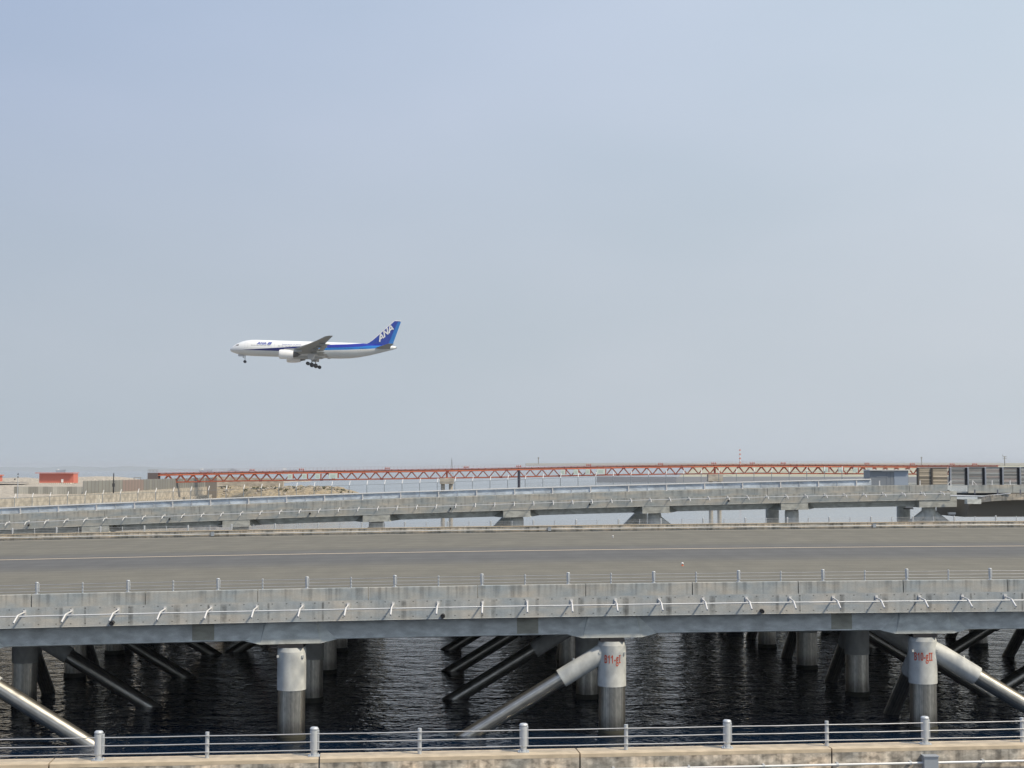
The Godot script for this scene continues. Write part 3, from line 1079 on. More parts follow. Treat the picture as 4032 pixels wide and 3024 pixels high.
	for bx in [49.0, 54.4, 58.5, 61.4, 64.0, 66.4]:
		var o := thing("brace_post", ["short white post before the grey shed door", "white post at the right corner of the shed", "post with a strut left of the railed gap", "post with a white strut right of the railed gap", "short post before the louvred screens", "post before the fourth louvred bay"][q2], "post", P(bx, 13.45 + 0.005 * (bx - 54), 205.3), "posts on the rear bridge parapet")
		s = ST()
		box(s, Vector3(0, 0.33, 0), Vector3(0.13, 0.66, 0.13))
		box(s, Vector3(0, 0.012, 0), Vector3(0.28, 0.024, 0.26))
		obj("post", s, M.hook, o)
		if q2 == 2 or q2 == 3:
			s = ST()
			bar(s, Vector3(0.0, 0.62, 0.02), Vector3(-0.45 if q2 == 2 else 0.55, 0.03, 0.02), 0.07, 0.09)
			obj("strut", s, M.hook, o)
		q2 += 1

# ------------------------------------------------------------------ the bridge that joins on the right
func side_bridge() -> void:
	var t := thing("side_bridge", "concrete and dark steel bridge end at the right edge", "bridge")
	var f := func(x: float, up := 0.0, back := 0.0) -> Vector3: return P(x, 13.50 + 0.004 * (x - 60.0) + up, 204.6 + back)
	var s := ST()
	var xs := [60.6, 66.5, 72.5, 78.5, 84.5, 90.5]
	for k in 5:
		s = ST()
		sweep(s, line(f, xs[k] + 0.02, xs[k + 1] - 0.02, 2), [[0.0, 0.0], [0.0, -1.05], [-0.35, -1.05], [-0.35, 0.0]], xs[k])
		obj("parapet_panel", s, M.far_fascia, t)
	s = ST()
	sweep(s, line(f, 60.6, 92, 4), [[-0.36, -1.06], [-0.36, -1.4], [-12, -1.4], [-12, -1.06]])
	obj("deck", s, M.underside_shade, t)
	# lower ledge that swings out, with its own dark posts
	var ledge := [P(61.4, 11.98, 203.2), P(63.0, 12.20, 202.6), P(66.0, 12.36, 202.4), P(92.0, 12.44, 202.4)]
	s = ST()
	sweep(s, ledge, [[0.0, 0.0], [0.0, -0.80], [-2.3, -0.80], [-2.3, 0.0]], 20.0)
	obj("ledge", s, M.tan_concrete if M.has("tan_concrete") else M.far_wall, t)
	s = ST()
	box(s, P(60.9, 11.35, 203.6), Vector3(1.85, 0.62, 1.2))
	obj("corbel", s, M.block, t)
	s = ST()
	quad(s, P(60.3, 9.25, 204.9), P(60.75, 11.55, 204.4), P(92, 11.62, 204.4), P(92, 9.30, 204.9))
	quad(s, P(60.3, 9.25, 204.9), P(92, 9.30, 204.9), P(92, 9.30, 216), P(59.4, 9.25, 216))
	quad(s, P(60.3, 9.25, 204.9), P(59.4, 9.25, 216), P(59.6, 11.6, 216), P(60.75, 11.55, 204.4))
	obj("steel_girder", s, mat(lin(0.16, 0.145, 0.12), 0.75), t)
	for x in [61.0, 64.0, 67.0, 70.0, 73.0, 76.0]:
		s = ST()
		box(s, P(x, 12.62, 203.0), Vector3(0.15, 0.62, 0.12))
		obj("stub_post", s, mat(lin(0.12, 0.13, 0.17), 0.6), t)
	s = ST()
	tube(s, P(58.2, 12.10, 204.5), P(61.8, 12.02, 203.0), 0.11, -1, 8)
	tube(s, P(61.8, 12.02, 203.0), P(65.5, 12.44, 202.3), 0.06, -1, 8)
	obj("pipe", s, M.pipe, t)
	# railing across the gap
	var r := thing("gap_railing", "small upright bar railing across the gap between the two bridges", "railing")
	for k in 12:
		s = ST()
		tube(s, P(58.75 + 0.155 * k, 12.5, 205.2), P(58.75 + 0.155 * k, 13.42, 205.2), 0.024, -1, 6)
		obj("bar", s, M.galv, r)
	s = ST()
	bar(s, P(58.7, 13.42, 205.2), P(60.55, 13.42, 205.2), 0.06, 0.06)
	bar(s, P(58.7, 12.5, 205.2), P(60.55, 12.5, 205.2), 0.06, 0.06)
	obj("rail", s, M.galv, r)
	# lit white housings under the deck end
	var boxes := [[53.5, 10.35, 207.6, "white lamp housing under the right end of the rear bridge"], [58.9, 9.52, 206.5, "white lamp housing low in the dark gap between bridges"]]
	for b in boxes:
		var o := thing("lamp_housing", b[3], "housing", P(b[0], b[1], b[2]), "white housings below the rear bridge end")
		s = ST()
		box(s, Vector3(0, 0.18, 0), Vector3(0.95, 0.30, 0.5))
		obj("cover", s, M.rail_white, o)
		s = ST()
		box(s, Vector3(-0.1, -0.06, 0), Vector3(1.2, 0.12, 0.6))
		obj("tray", s, M.dark, o)

func mat_fence() -> StandardMaterial3D:
	if not M.has("fence"): M.fence = mat(lin(0.20, 0.23, 0.26), 0.6)
	return M.fence

# ------------------------------------------------------------------ approach light truss
func truss_y(x: float) -> float:
	var t := [[-140, 14.1], [-104, 14.8], [-60, 15.35], [-11, 16.05], [40, 17.05], [86, 17.6], [120, 17.5], [160, 17.25], [200, 17.25]]
	for k in t.size() - 1:
		if x <= t[k + 1][0]:
			var f: float = (x - t[k][0]) / float(t[k + 1][0] - t[k][0])
			return lerpf(t[k][1], t[k + 1][1], f)
	return 17.25

func truss_p(x: float, up := 0.0, back := 0.0) -> Vector3:
	return P(x, truss_y(x) + up, 578.5 + 0.11 * x + back)

func light_truss() -> void:
	var t := thing("light_truss", "long red steel truss carrying approach lights above the water", "truss")
	var X0 := -133.0
	var X1 := 190.0
	var s := ST()
	sweep(s, line(truss_p, X0, X1, 70), [[0.35, 0.0], [0.35, -0.15], [-2.4, -0.15], [-2.4, 0.0]])
	obj("walkway", s, M.red_dark, t)
	s = ST()
	for k in 130:
		var x := lerpf(X0, X1, (k + 0.5) / 130.0)
		box(s, truss_p(x, -0.28, -0.2), Vector3(0.3, 0.26, 0.3))
	var hs := obj("hangers", s, M.red_dark, t)
	hs.set_meta("kind", "stuff")
	s = ST()
	sweep(s, line(truss_p, X0, X1, 70), [[-1.4, -0.26], [-1.4, -0.82], [-1.6, -0.82], [-1.6, -0.26]])
	obj("cable_tray", s, M.red_pale, t)
	for b in [[0.0, -0.95], [2.6, -0.95]]:
		s = ST()
		var pts := line(truss_p, X0, X1, 70, b[1], b[0])
		for k in 70: tube(s, pts[k], pts[k + 1], 0.21, -1, 8, false)
		obj("top_chord", s, M.red, t)
	s = ST()
	var low := line(truss_p, X0 + 2.0, X1, 70, -3.55, 1.3)
	for k in 70: tube(s, low[k], low[k + 1], 0.25, -1, 8, false)
	obj("bottom_chord", s, M.red, t)
	var pitch := 4.44
	var n := int((X1 - X0) / pitch)
	for k in n:
		var x := X0 + pitch * k
		for side in [0.0, 2.6]:
			for h in 2:
				s = ST()
				if h == 0: tube(s, truss_p(x, -3.55, 1.3), truss_p(x + pitch * 0.5, -0.95, side), 0.18, -1, 6, false)
				else: tube(s, truss_p(x + pitch * 0.5, -0.95, side), truss_p(x + pitch, -3.55, 1.3), 0.18, -1, 6, false)
				obj("diagonal", s, M.red, t)
	# gusset sleeves where the sections are bolted together
	for k in range(4, n, 5):
		s = ST()
		var x := X0 + pitch * k
		tube(s, truss_p(x - 0.5, -3.55, 1.3), truss_p(x + 0.5, -3.55, 1.3), 0.34, -1, 8)
		obj("sleeve_joint", s, M.red_dark, t)
		s = ST()
		tube(s, truss_p(x + pitch * 0.5 - 0.5, -0.95, 0.0), truss_p(x + pitch * 0.5 + 0.5, -0.95, 0.0), 0.32, -1, 8)
		obj("sleeve_joint", s, M.red_dark, t)
	# handrail
	s = ST()
	for up in [1.1, 0.6]:
		for back in [0.0, 2.2]:
			var pts := line(truss_p, X0, X1, 70, up, back)
			for k in 70: tube(s, pts[k], pts[k + 1], 0.035, -1, 5, false)
	for k in 230:
		var x := lerpf(X0, X1, k / 229.0)
		tube(s, truss_p(x, 0, 0), truss_p(x, 1.1, 0), 0.035, -1, 5, false)
		tube(s, truss_p(x, 0, 2.2), truss_p(x, 1.1, 2.2), 0.035, -1, 5, false)
	obj("handrail", s, M.galv, t)
	# left landing tower
	s = ST()
	box(s, truss_p(-131.5, -1.9, 1.5), Vector3(3.6, 3.8, 5.0))
	obj("landing", s, mat(lin(0.12, 0.10, 0.10), 0.8), t)
	s = ST()
	for k in 8: box(s, truss_p(-133.3 + 0.5 * k, 0.5, -0.2), Vector3(0.07, 1.3, 0.07))
	box(s, truss_p(-131.5, 1.12, -0.2), Vector3(3.7, 0.1, 0.1))
	obj("landing_rail", s, mat(lin(0.30, 0.27, 0.26), 0.7), t)
	# supports
	s = ST()
	box(s, P(-24.4, 11.2, 577.0), Vector3(5.2, 2.2, 4.0))
	for a in [-1.5, 1.5]: tube(s, P(-24.4 + a, -1, 577), P(-24.4 + a, 10.2, 577), 0.75, -1, 12)
	obj("concrete_support", s, M.tan, t)
	s = ST()
	tube(s, truss_p(-24.4, -3.55, 1.3), P(-24.4, 12.2, 577), 0.6, 0.2, 8)
	tube(s, truss_p(-24.4, -3.6, 1.3), truss_p(-24.4, -0.9, 1.3), 0.35, -1, 8)
	obj("bearing", s, M.red, t)
	s = ST()
	box(s, P(77.5, 12.3, 588.0), Vector3(5.6, 2.6, 4.0))
	for a in [-1.6, 1.6]: tube(s, P(77.5 + a, -1, 588), P(77.5 + a, 11.2, 588), 0.8, -1, 12)
	obj("concrete_support", s, M.tan, t)
	s = ST()
	tube(s, truss_p(77.5, -3.6, 1.3), truss_p(77.5, -0.9, 1.3), 0.4, -1, 8)
	obj("bearing", s, M.red_dark, t)
	s = ST()
	tube(s, P(2.6, -1, 576.5), P(2.6, 15.2, 576.5), 0.52, -1, 10)
	obj("pile_support", s, mat(lin(0.03, 0.03, 0.05), 0.6), t)
	# cabinets that hang in the truss
	var spots := [-82.0, -76.8, -71.9, -66.3, 19.2, 24.1, 28.6, 33.6, 120.6, 126.4, 132.2, 138.0]
	var near := ["above the rubble bank", "right of the dark pile support", "left of the grey shed"]
	var nth := ["first", "second", "third", "last"]
	for k in 12:
		var w := 3.2 if k % 4 == 3 and k < 8 else 1.75
		var o := thing("cabinet", "%s pale green cabinet of four hung in the truss %s" % [nth[k % 4], near[k / 4]], "cabinet", truss_p(spots[k], -3.15, -0.45), "cabinets hung in the red truss")
		s = ST()
		box(s, Vector3(0, 1.05, 0), Vector3(w, 1.9, 0.7))
		obj("body", s, M.cabinet, o)
		s = ST()
		box(s, Vector3(0, 1.0, 0.36), Vector3(w * 0.55, 1.1, 0.04))
		obj("door", s, mat(lin(0.48, 0.58, 0.53), 0.5), o)
		s = ST()
		box(s, Vector3(0, 2.1, 0), Vector3(w * 0.75, 0.25, 0.6))
		box(s, Vector3(w * 0.5 + 0.25, 1.05, -0.2), Vector3(0.4, 1.7, 0.5))
		obj("frame", s, M.red_dark, o)
	# light fittings on top
	var fx := [-96.0, -78.0, -46.5, -17.2, 2.5, 29.0, 56.5, 77.0, 92.0, 104.0, 137.0, 155.0, 171.0, 180.0]
	for k in fx.size():
		var o := thing("light_fitting", "red lamp bracket on the truss walkway, number %s from the left end" % ["one", "two", "three", "four", "five", "six", "seven", "eight", "nine", "ten", "eleven", "twelve", "thirteen", "fourteen"][k], "light", truss_p(fx[k], 0.01, 0.3), "lamp brackets along the truss")
		s = ST()
		box(s, Vector3(0, 0.2, 0), Vector3(1.9, 0.16, 0.5))
		for a in [-0.8, 0.8]: box(s, Vector3(a, 0.1, 0), Vector3(0.14, 0.2, 0.3))
		obj("bracket", s, M.red_dark, o)
		for a in [-0.7, 0.0, 0.7]:
			s = ST()
			lathe(s, Vector3(a, 0.28, 0), [[0.1, 0.0], [0.2, 0.12], [0.24, 0.42], [0.001, 0.5]], 8)
			obj("lamp", s, M.red, o)

# ------------------------------------------------------------------ things on the left shore
func shore_things() -> void:
	# wall that runs away along the water, with a ribbed fence on top
	var t := thing("shore_wall", "tan concrete shore wall running away to the truss on the left", "wall")
	var s := ST()
	sweep(s, [P(-123.2, 0, 330), P(-123.4, 0, 480), P(-124.0, 0, 623)], [[0.2, -1], [-0.6, -1], [-0.6, 8.55], [-0.1, 8.55]].map(func(p): return [-p[0], p[1]]))
	obj("wall", s, M.tan, t)
	s = ST()
	sweep(s, [P(-124.4, 0, 623), P(-119.6, 0, 623.5)], [[0.2, -1], [0.2, 12.2], [-2.0, 12.2], [-2.0, -1]])
	obj("end_wall", s, mat(lin(0.20, 0.18, 0.16), 0.9), t)
	s = ST()
	sweep(s, [P(-122.6, 0, 500), P(-121.5, 0, 622)], [[-0.4, -1], [-0.4, 5.4], [4.0, 4.6], [5.0, -1]].map(func(p): return [-p[0], p[1]]))
	obj("ledge", s, M.sand, t)
	t = thing("ribbed_fence", "grey ribbed panel fence standing on the tan shore wall", "fence")
	var d := 444.0
	while d < 620.0:
		s = ST()
		var w := 4.0
		for k in 4:
			var z0 := d + k * 1.0
			box(s, P(-123.7, 10.35, z0 + 0.35), Vector3(0.10, 3.7, 0.62))
			box(s, P(-123.55, 10.35, z0 + 0.85), Vector3(0.10, 3.66, 0.34))
		var c := lin(0.36, 0.36, 0.33).lerp(lin(0.29, 0.29, 0.28), rng.randf())
		if absf(d - 500) < 14: c = lin(0.38, 0.30, 0.27)
		if d < 402: c = lin(0.36, 0.30, 0.28)
		obj("panel", s, mat(c, 0.85), t)
		s = ST()
		box(s, P(-123.4, 10.4, d - 0.02), Vector3(0.16, 3.9, 0.12))
		obj("post", s, M.sheet, t)
		d += w
	# ribbed fence that crosses the ground at the left
	t = thing("ribbed_fence", "pale ribbed fence below the red shed at the left", "fence")
	for k in 16:
		s = ST()
		for q in 4: box(s, P(-146.0 + k * 1.42 + q * 0.355, 9.1, 452.0 + 0.05 * (q % 2)), Vector3(0.33, 2.8, 0.12))
		obj("panel", s, mat(lin(0.38, 0.375, 0.34) * rng.randf_range(0.85, 1.15), 0.85), t)
	# tan retaining wall beyond
	t = thing("retaining_wall", "tan retaining wall behind the left end of the truss", "wall")
	for k in 6:
		s = ST()
		sweep(s, [P(-131.0 + 5.2 * k, 0, 672), P(-125.85 + 5.2 * k, 0, 672)], [[0.0, 4], [0.0, 12.4 - 0.15 * k], [-2, 12.4 - 0.15 * k], [-2, 4]])
		obj("wall_panel", s, M.tan, t)
	# red shed
	var at := P(-227.2, 8.5, 768)
	t = thing("red_shed", "red corrugated shed with flat overhanging roof on the left shore", "shed", at)
	s = ST()
	for k in 46:
		box(s, Vector3(-8.4 + k * 0.372, 2.55, 0.0 + 0.06 * (k % 2)), Vector3(0.372, 4.7, 0.3))
	box(s, Vector3(-8.3, 2.55, -4.0), Vector3(0.3, 4.7, 8.0))
	box(s, Vector3(8.3, 2.55, -4.0), Vector3(0.3, 4.7, 8.0))
	box(s, Vector3(0, 2.55, -8.0), Vector3(16.6, 4.7, 0.3))
	obj("wall", s, M.shed_red, t)
	s = ST()
	box(s, Vector3(-0.7, 5.25, -3.4), Vector3(19.0, 0.35, 10.5))
	obj("roof", s, M.shed_red, t)
	s = ST()
	for k in 18: box(s, Vector3(-8.0 + k * 0.95, 5.0, 0.5), Vector3(0.12, 0.3, 0.9))
	obj("rafter", s, M.red_pale, t)
	s = ST()
	box(s, Vector3(0, 0.12, 0.5), Vector3(17.4, 0.35, 1.6))
	obj("plinth", s, mat(lin(0.62, 0.58, 0.5), 0.9), t)
	s = ST()
	box(s, Vector3(3.0, 1.35, 0.4), Vector3(1.0, 1.6, 0.4))
	obj("hatch", s, M.rail_white, t)
	# part of another red roof at the very edge
	t = thing("red_shed", "sliver of a red roofed shed at the left edge", "shed", P(-262.5, 9.0, 775))
	s = ST()
	box(s, Vector3(0, 2.0, 0), Vector3(10, 3.0, 6))
	obj("wall", s, M.shed_red, t)
	s = ST()
	box(s, Vector3(0, 3.6, 0), Vector3(11.4, 0.4, 7))
	obj("roof", s, M.red, t)
	# kerb stones in front of the shed
	t = thing("kerb", "row of pale slanting kerb stones below the red shed", "kerb", P(-226, 8.5, 752))
	for k in 22:
		s = ST()
		box(s, Vector3(-9.5 + k * 0.95, 0.2, 0), Vector3(0.55, 0.5, 1.6), Basis(Vector3.UP, -0.5))
		obj("kerb_stone", s, mat(lin(0.58, 0.54, 0.47), 0.9), t)
	# signal pole
	t = thing("signal_pole", "grey pole with dark lamp heads at the far left", "pole", P(-121.3, 8.4, 378))
	s = ST()
	tube(s, Vector3.ZERO, Vector3(0, 5.9, 0), 0.11, 0.08, 10)
	obj("pole", s, M.galv, t)
	for hh in [[0.0, 6.0], [0.0, 5.3], [-0.75, 4.75]]:
		s = ST()
		lathe(s, Vector3(hh[0], hh[1], 0), [[0.001, 0.2], [0.16, 0.12], [0.18, -0.1], [0.001, -0.2]], 8)
		obj("lamp_head", s, M.dark, t)
	s = ST()
	bar(s, Vector3(0, 4.9, 0), Vector3(-0.75, 4.8, 0), 0.06, 0.06)
	obj("arm", s, M.galv, t)
	t = thing("dark_pole", "thin dark pole beside the end of the earth mound", "pole", P(-121.6, 8.5, 470))
	s = ST()
	tube(s, Vector3(0, -0.2, 0), Vector3(0, 5.9, 0), 0.2, 0.15, 8)
	tube(s, Vector3(0, 1.8, 0), Vector3(0, 2.8, 0), 0.4, -1, 8)
	obj("pole", s, M.dark, t)
	t = thing("concrete_pillar", "cream concrete pillar on the shore wall at the left", "pillar", P(-103.0, 2.0, 384))
	s = ST()
	box(s, Vector3(0, 3.1, 0), Vector3(0.85, 6.2, 0.8))
	box(s, Vector3(0, 6.6, 0), Vector3(0.4, 1.4, 0.4))
	obj("shaft", s, mat(lin(0.62, 0.57, 0.47), 0.9), t)
	# low dark hedge line on the ground beyond the fence, a small gate frame
	t = thing("ground_frame", "small dark steel frame on the ground left of the truss", "frame", P(-168, 8.6, 690))
	s = ST()
	for a in [-1.4, 1.4]: bar(s, Vector3(a, 0, 0), Vector3(a, 3.2, 0), 0.25, 0.25)
	bar(s, Vector3(-1.5, 3.2, 0), Vector3(1.9, 3.2, 0), 0.25, 0.3)
	obj("frame", s, M.sheet, t)

func distant_things() -> void:
	# lattice mast, striped mast, lamp mast, ships
	var t := thing("lattice_mast", "faint grey lattice mast behind the truss left of centre", "mast", P(-90, 0, 2300))
	var s := ST()
	for k in 6:
		var y0 := 5.0 * k
		var w0 := 2.6 - 0.4 * k
		var w1 := 2.6 - 0.4 * (k + 1)
		for a in [-1, 1]: bar(s, Vector3(a * w0, y0, 0), Vector3(a * w1, y0 + 5, 0), 0.5, 0.5)
		bar(s, Vector3(-w0, y0, 0), Vector3(w1, y0 + 5, 0), 0.35, 0.35)
		bar(s, Vector3(-w0, y0, 0), Vector3(w0, y0, 0), 0.35, 0.35)
	bar(s, Vector3(0, 29, 0), Vector3(0, 33, 0), 0.4, 0.4)
	obj("lattice", s, mat(lin(0.2, 0.21, 0.23), 0.8), t)
	t = thing("striped_mast", "red and white striped mast above the right half of the truss", "mast", P(286, 20, 1930))
	for k in 8:
		s = ST()
		tube(s, Vector3(0, 2.6 * k, 0), Vector3(0, 2.6 * (k + 1), 0), 0.75 - 0.05 * k, -1, 8)
		if k % 2 == 1: box(s, Vector3(0, 2.6 * k + 1.3, 0), Vector3(2.6, 0.7, 1.2))
		obj("band", s, M.red if k % 2 == 1 else M.rail_white, t)
	t = thing("lamp_mast", "grey mast with a two tier lamp rack at the right end", "mast", P(634, 20, 1980))
	s = ST()
	tube(s, Vector3.ZERO, Vector3(0, 12, 0), 0.6, -1, 8)
	obj("pole", s, M.sheet, t)
	s = ST()
	box(s, Vector3(0, 9.5, 0), Vector3(5.2, 0.6, 0.8))
	box(s, Vector3(0, 11.9, 0), Vector3(5.2, 0.6, 0.8))
	box(s, Vector3(-2.4, 13.0, 0), Vector3(0.5, 2.8, 0.5))
	obj("lamp_rack", s, M.sheet, t)
	t = thing("lamp_mast", "thin grey mast above the pale runway edge at the centre", "mast", P(34, 22, 1980))
	s = ST()
	tube(s, Vector3.ZERO, Vector3(0, 8, 0), 0.5, -1, 8)
	box(s, Vector3(0, 8, 0), Vector3(1.8, 1.8, 1.0))
	obj("pole", s, M.sheet, t)
	t = thing("lamp_mast", "short grey mast above the grey shed at the right", "mast", P(527, 20, 1980))
	s = ST()
	tube(s, Vector3.ZERO, Vector3(0, 10.5, 0), 0.5, -1, 8)
	box(s, Vector3(0, 10.5, 0), Vector3(1.8, 1.8, 1.0))
	obj("pole", s, M.sheet, t)
	for q in [[-1760.0, 6000.0, "faint grey ship on the horizon above the red shed", 0.35], [-870.0, 6000.0, "faint pale ship on the horizon left of the truss cabinets", 0.6], [-1195.0, 6000.0, "faint pale ship above the left end of the truss", 0.5]]:
		var o := thing("ship", q[2], "ship", P(q[0], 0, q[1]), "ships on the horizon")
		s = ST()
		var L: float = 90.0 * q[3]
		for a in [0, 1]:
			var w := 14.0
			quad(s, Vector3(-L * 0.5, 1, w * a - 7), Vector3(-L * 0.55, 12, w * a - 7), Vector3(L * 0.58, 14, w * a - 7), Vector3(L * 0.5, 1, w * a - 7))
		quad(s, Vector3(-L * 0.55, 12, -7), Vector3(-L * 0.55, 12, 7), Vector3(L * 0.58, 14, 7), Vector3(L * 0.58, 14, -7))
		obj("hull", s, mat(lin(0.30, 0.33, 0.40), 0.7), o)
		s = ST()
		box(s, Vector3(-L * 0.3, 10 + 10 * q[3], 0), Vector3(L * 0.2, 17 * q[3], 12))
		obj("superstructure", s, M.rail_white, o)

# ------------------------------------------------------------------ the airliner (s aft of the nose, y up, z towards the viewer)
var fus := [[0.0, 0.03, -0.95], [0.25, 0.52, -0.93], [0.7, 0.92, -0.85], [1.5, 1.42, -0.68], [2.4, 1.85, -0.52], [3.4, 2.22, -0.40], [4.6, 2.56, -0.26], [6.2, 2.86, -0.13], [8.0, 3.04, -0.03], [10.0, 3.1, 0.0], [20.0, 3.1, 0.0], [30.0, 3.1, 0.0], [38.0, 3.1, 0.0], [42.0, 3.08, 0.02], [45.5, 2.96, 0.12], [49.0, 2.68, 0.34], [52.5, 2.26, 0.66], [56.0, 1.72, 1.05], [59.0, 1.2, 1.38], [61.5, 0.72, 1.62], [62.8, 0.42, 1.75], [63.0, 0.05, 1.76]]

func fus_at(s: float) -> Vector2:
	for k in fus.size() - 1:
		if s <= fus[k + 1][0]:
			var f: float = (s - fus[k][0]) / (fus[k + 1][0] - fus[k][0])
			return Vector2(lerpf(fus[k][1], fus[k + 1][1], f), lerpf(fus[k][2], fus[k + 1][2], f))
	return Vector2(0.05, 1.76)

# a point of the left side of the fuselage at height y, lifted a little
func on_fus(s: float, y: float, lift: float) -> Vector3:
	var c := fus_at(s)
	var q := clampf((y - c.y) / c.x, -0.999, 0.999)
	return Vector3(s, c.y + q * (c.x + lift), sqrt(1.0 - q * q) * (c.x + lift))

func table(s: float, t: Array) -> float:
	if s <= t[0][0]: return t[0][1]
	for k in t.size() - 1:
		if s <= t[k + 1][0]: return lerpf(t[k][1], t[k + 1][1], (s - t[k][0]) / (t[k + 1][0] - t[k][0]))
	return t[-1][1]

func livery_image() -> ImageTexture:
	var w := 1024
	var h := 256
	var im := Image.create_empty(w, h, false, Image.FORMAT_RGB8)
	var white := Color(0.90, 0.91, 0.92)
	var grey := Color(0.79, 0.80, 0.80)
	var navy := Color(0.045, 0.085, 0.40)
	var indigo := Color(0.09, 0.13, 0.58)
	var azure := Color(0.0, 0.43, 0.74)
	for x in w:
		var s := (x + 0.5) / w * 63.0
		var lo := table(s, [[5.0, -1.05], [18.0, -1.08], [30.0, -0.6], [37.0, -0.2], [45.0, 0.2], [52.0, 0.75], [60.0, 1.55], [63.0, 1.9]])
		var hi := table(s, [[5.0, -1.0], [10.0, -0.62], [18.0, 0.1], [26.0, 0.85], [37.0, 1.85], [45.0, 2.35], [50.0, 2.9], [52.0, 3.6], [63.0, 3.6]])
		if s > 60.2: hi = lo
		for y in h:
			var yy := (0.5 - (y + 0.5) / h) * 7.0
			var c := white if yy > lo - 0.02 else grey
			if yy > lo and yy < hi:
				var blend := smoothstep(24.0, 33.0, s)
				var f := (yy - lo) / maxf(hi - lo, 0.05)
				var rear := azure.lerp(indigo, smoothstep(0.36, 0.56, minf(f, (yy - lo) / 1.9)))
				c = navy.lerp(rear, blend)
			# cabin windows, small and dark
			var row := 0.78
			if s > 8.4 and s < 52 and absf(yy - row) < 0.17 and fmod(s, 0.53) < 0.27 and not (s > 15.6 and s < 18.6) and not (s > 30 and s < 31.5) and not (s > 47.0 and s < 49.0):
				c = c.lerp(Color(0.2, 0.22, 0.27), 0.62)
			im.set_pixel(x, y, c)
	# door outlines
	for ds in [6.0, 16.1, 37.6, 48.6]:
		for a in 2:
			var x0 := int((ds + a * 1.1) / 63.0 * w)
			for y in range(int(h * (0.5 - 1.75 / 7.0)), int(h * (0.5 + 0.2 / 7.0))):
				im.set_pixel(x0, y, im.get_pixel(x0, y).lerp(Color(0.5, 0.52, 0.56), 0.45))
		for x in range(int(ds / 63.0 * w), int((ds + 1.1) / 63.0 * w)):
			for yy in [1.75, -0.2]:
				var y := int(h * (0.5 - yy / 7.0))
				im.set_pixel(x, y, im.get_pixel(x, y).lerp(Color(0.5, 0.52, 0.56), 0.45))
	return tex(im)

# a wing-like surface lofted between sections [s_le, s_te, y, z, thickness]; upright swaps y and z
func loft(s: SurfaceTool, secs: Array, upright := false) -> void:
	var foil := [[0.0, 0.0], [0.03, 0.42], [0.12, 0.8], [0.3, 1.0], [0.6, 0.68], [1.0, 0.04]]
	var ring := []
	for p in foil: ring.append([p[0], p[1] * 0.55])
	for k in range(foil.size() - 1, 0, -1): ring.append([foil[k][0], -foil[k][1] * 0.45])
	var n := ring.size()
	for i in secs.size() - 1:
		for k in n:
			var q := func(sec: Array, r: Array) -> Vector3:
				var x := lerpf(sec[0], sec[1], r[0])
				var th: float = r[1] * sec[4]
				return Vector3(x, sec[2], sec[3] + th) if upright else Vector3(x, sec[2] + th, sec[3])
			s.set_smooth_group(3 + i)
			quad(s, q.call(secs[i], ring[k]), q.call(secs[i], ring[(k + 1) % n]), q.call(secs[i + 1], ring[(k + 1) % n]), q.call(secs[i + 1], ring[k]))
	s.set_smooth_group(-1)
	var e: Array = secs[-1]
	for k in range(1, n - 1):
		var f := func(r: Array) -> Vector3:
			var x := lerpf(e[0], e[1], r[0])
			var th: float = r[1] * e[4]
			return Vector3(x, e[2], e[3] + th) if upright else Vector3(x, e[2] + th, e[3])
		tri(s, f.call(ring[0]), f.call(ring[k]), f.call(ring[k + 1]))

func axis_lathe(s: SurfaceTool, c: Vector3, prof: Array, n := 24) -> void:   # about the plane's long axis, prof = [[s, r], ...]
	lathe(s, c, prof.map(func(p): return [p[1], -p[0]]), n, Basis(Vector3.BACK, PI / 2))

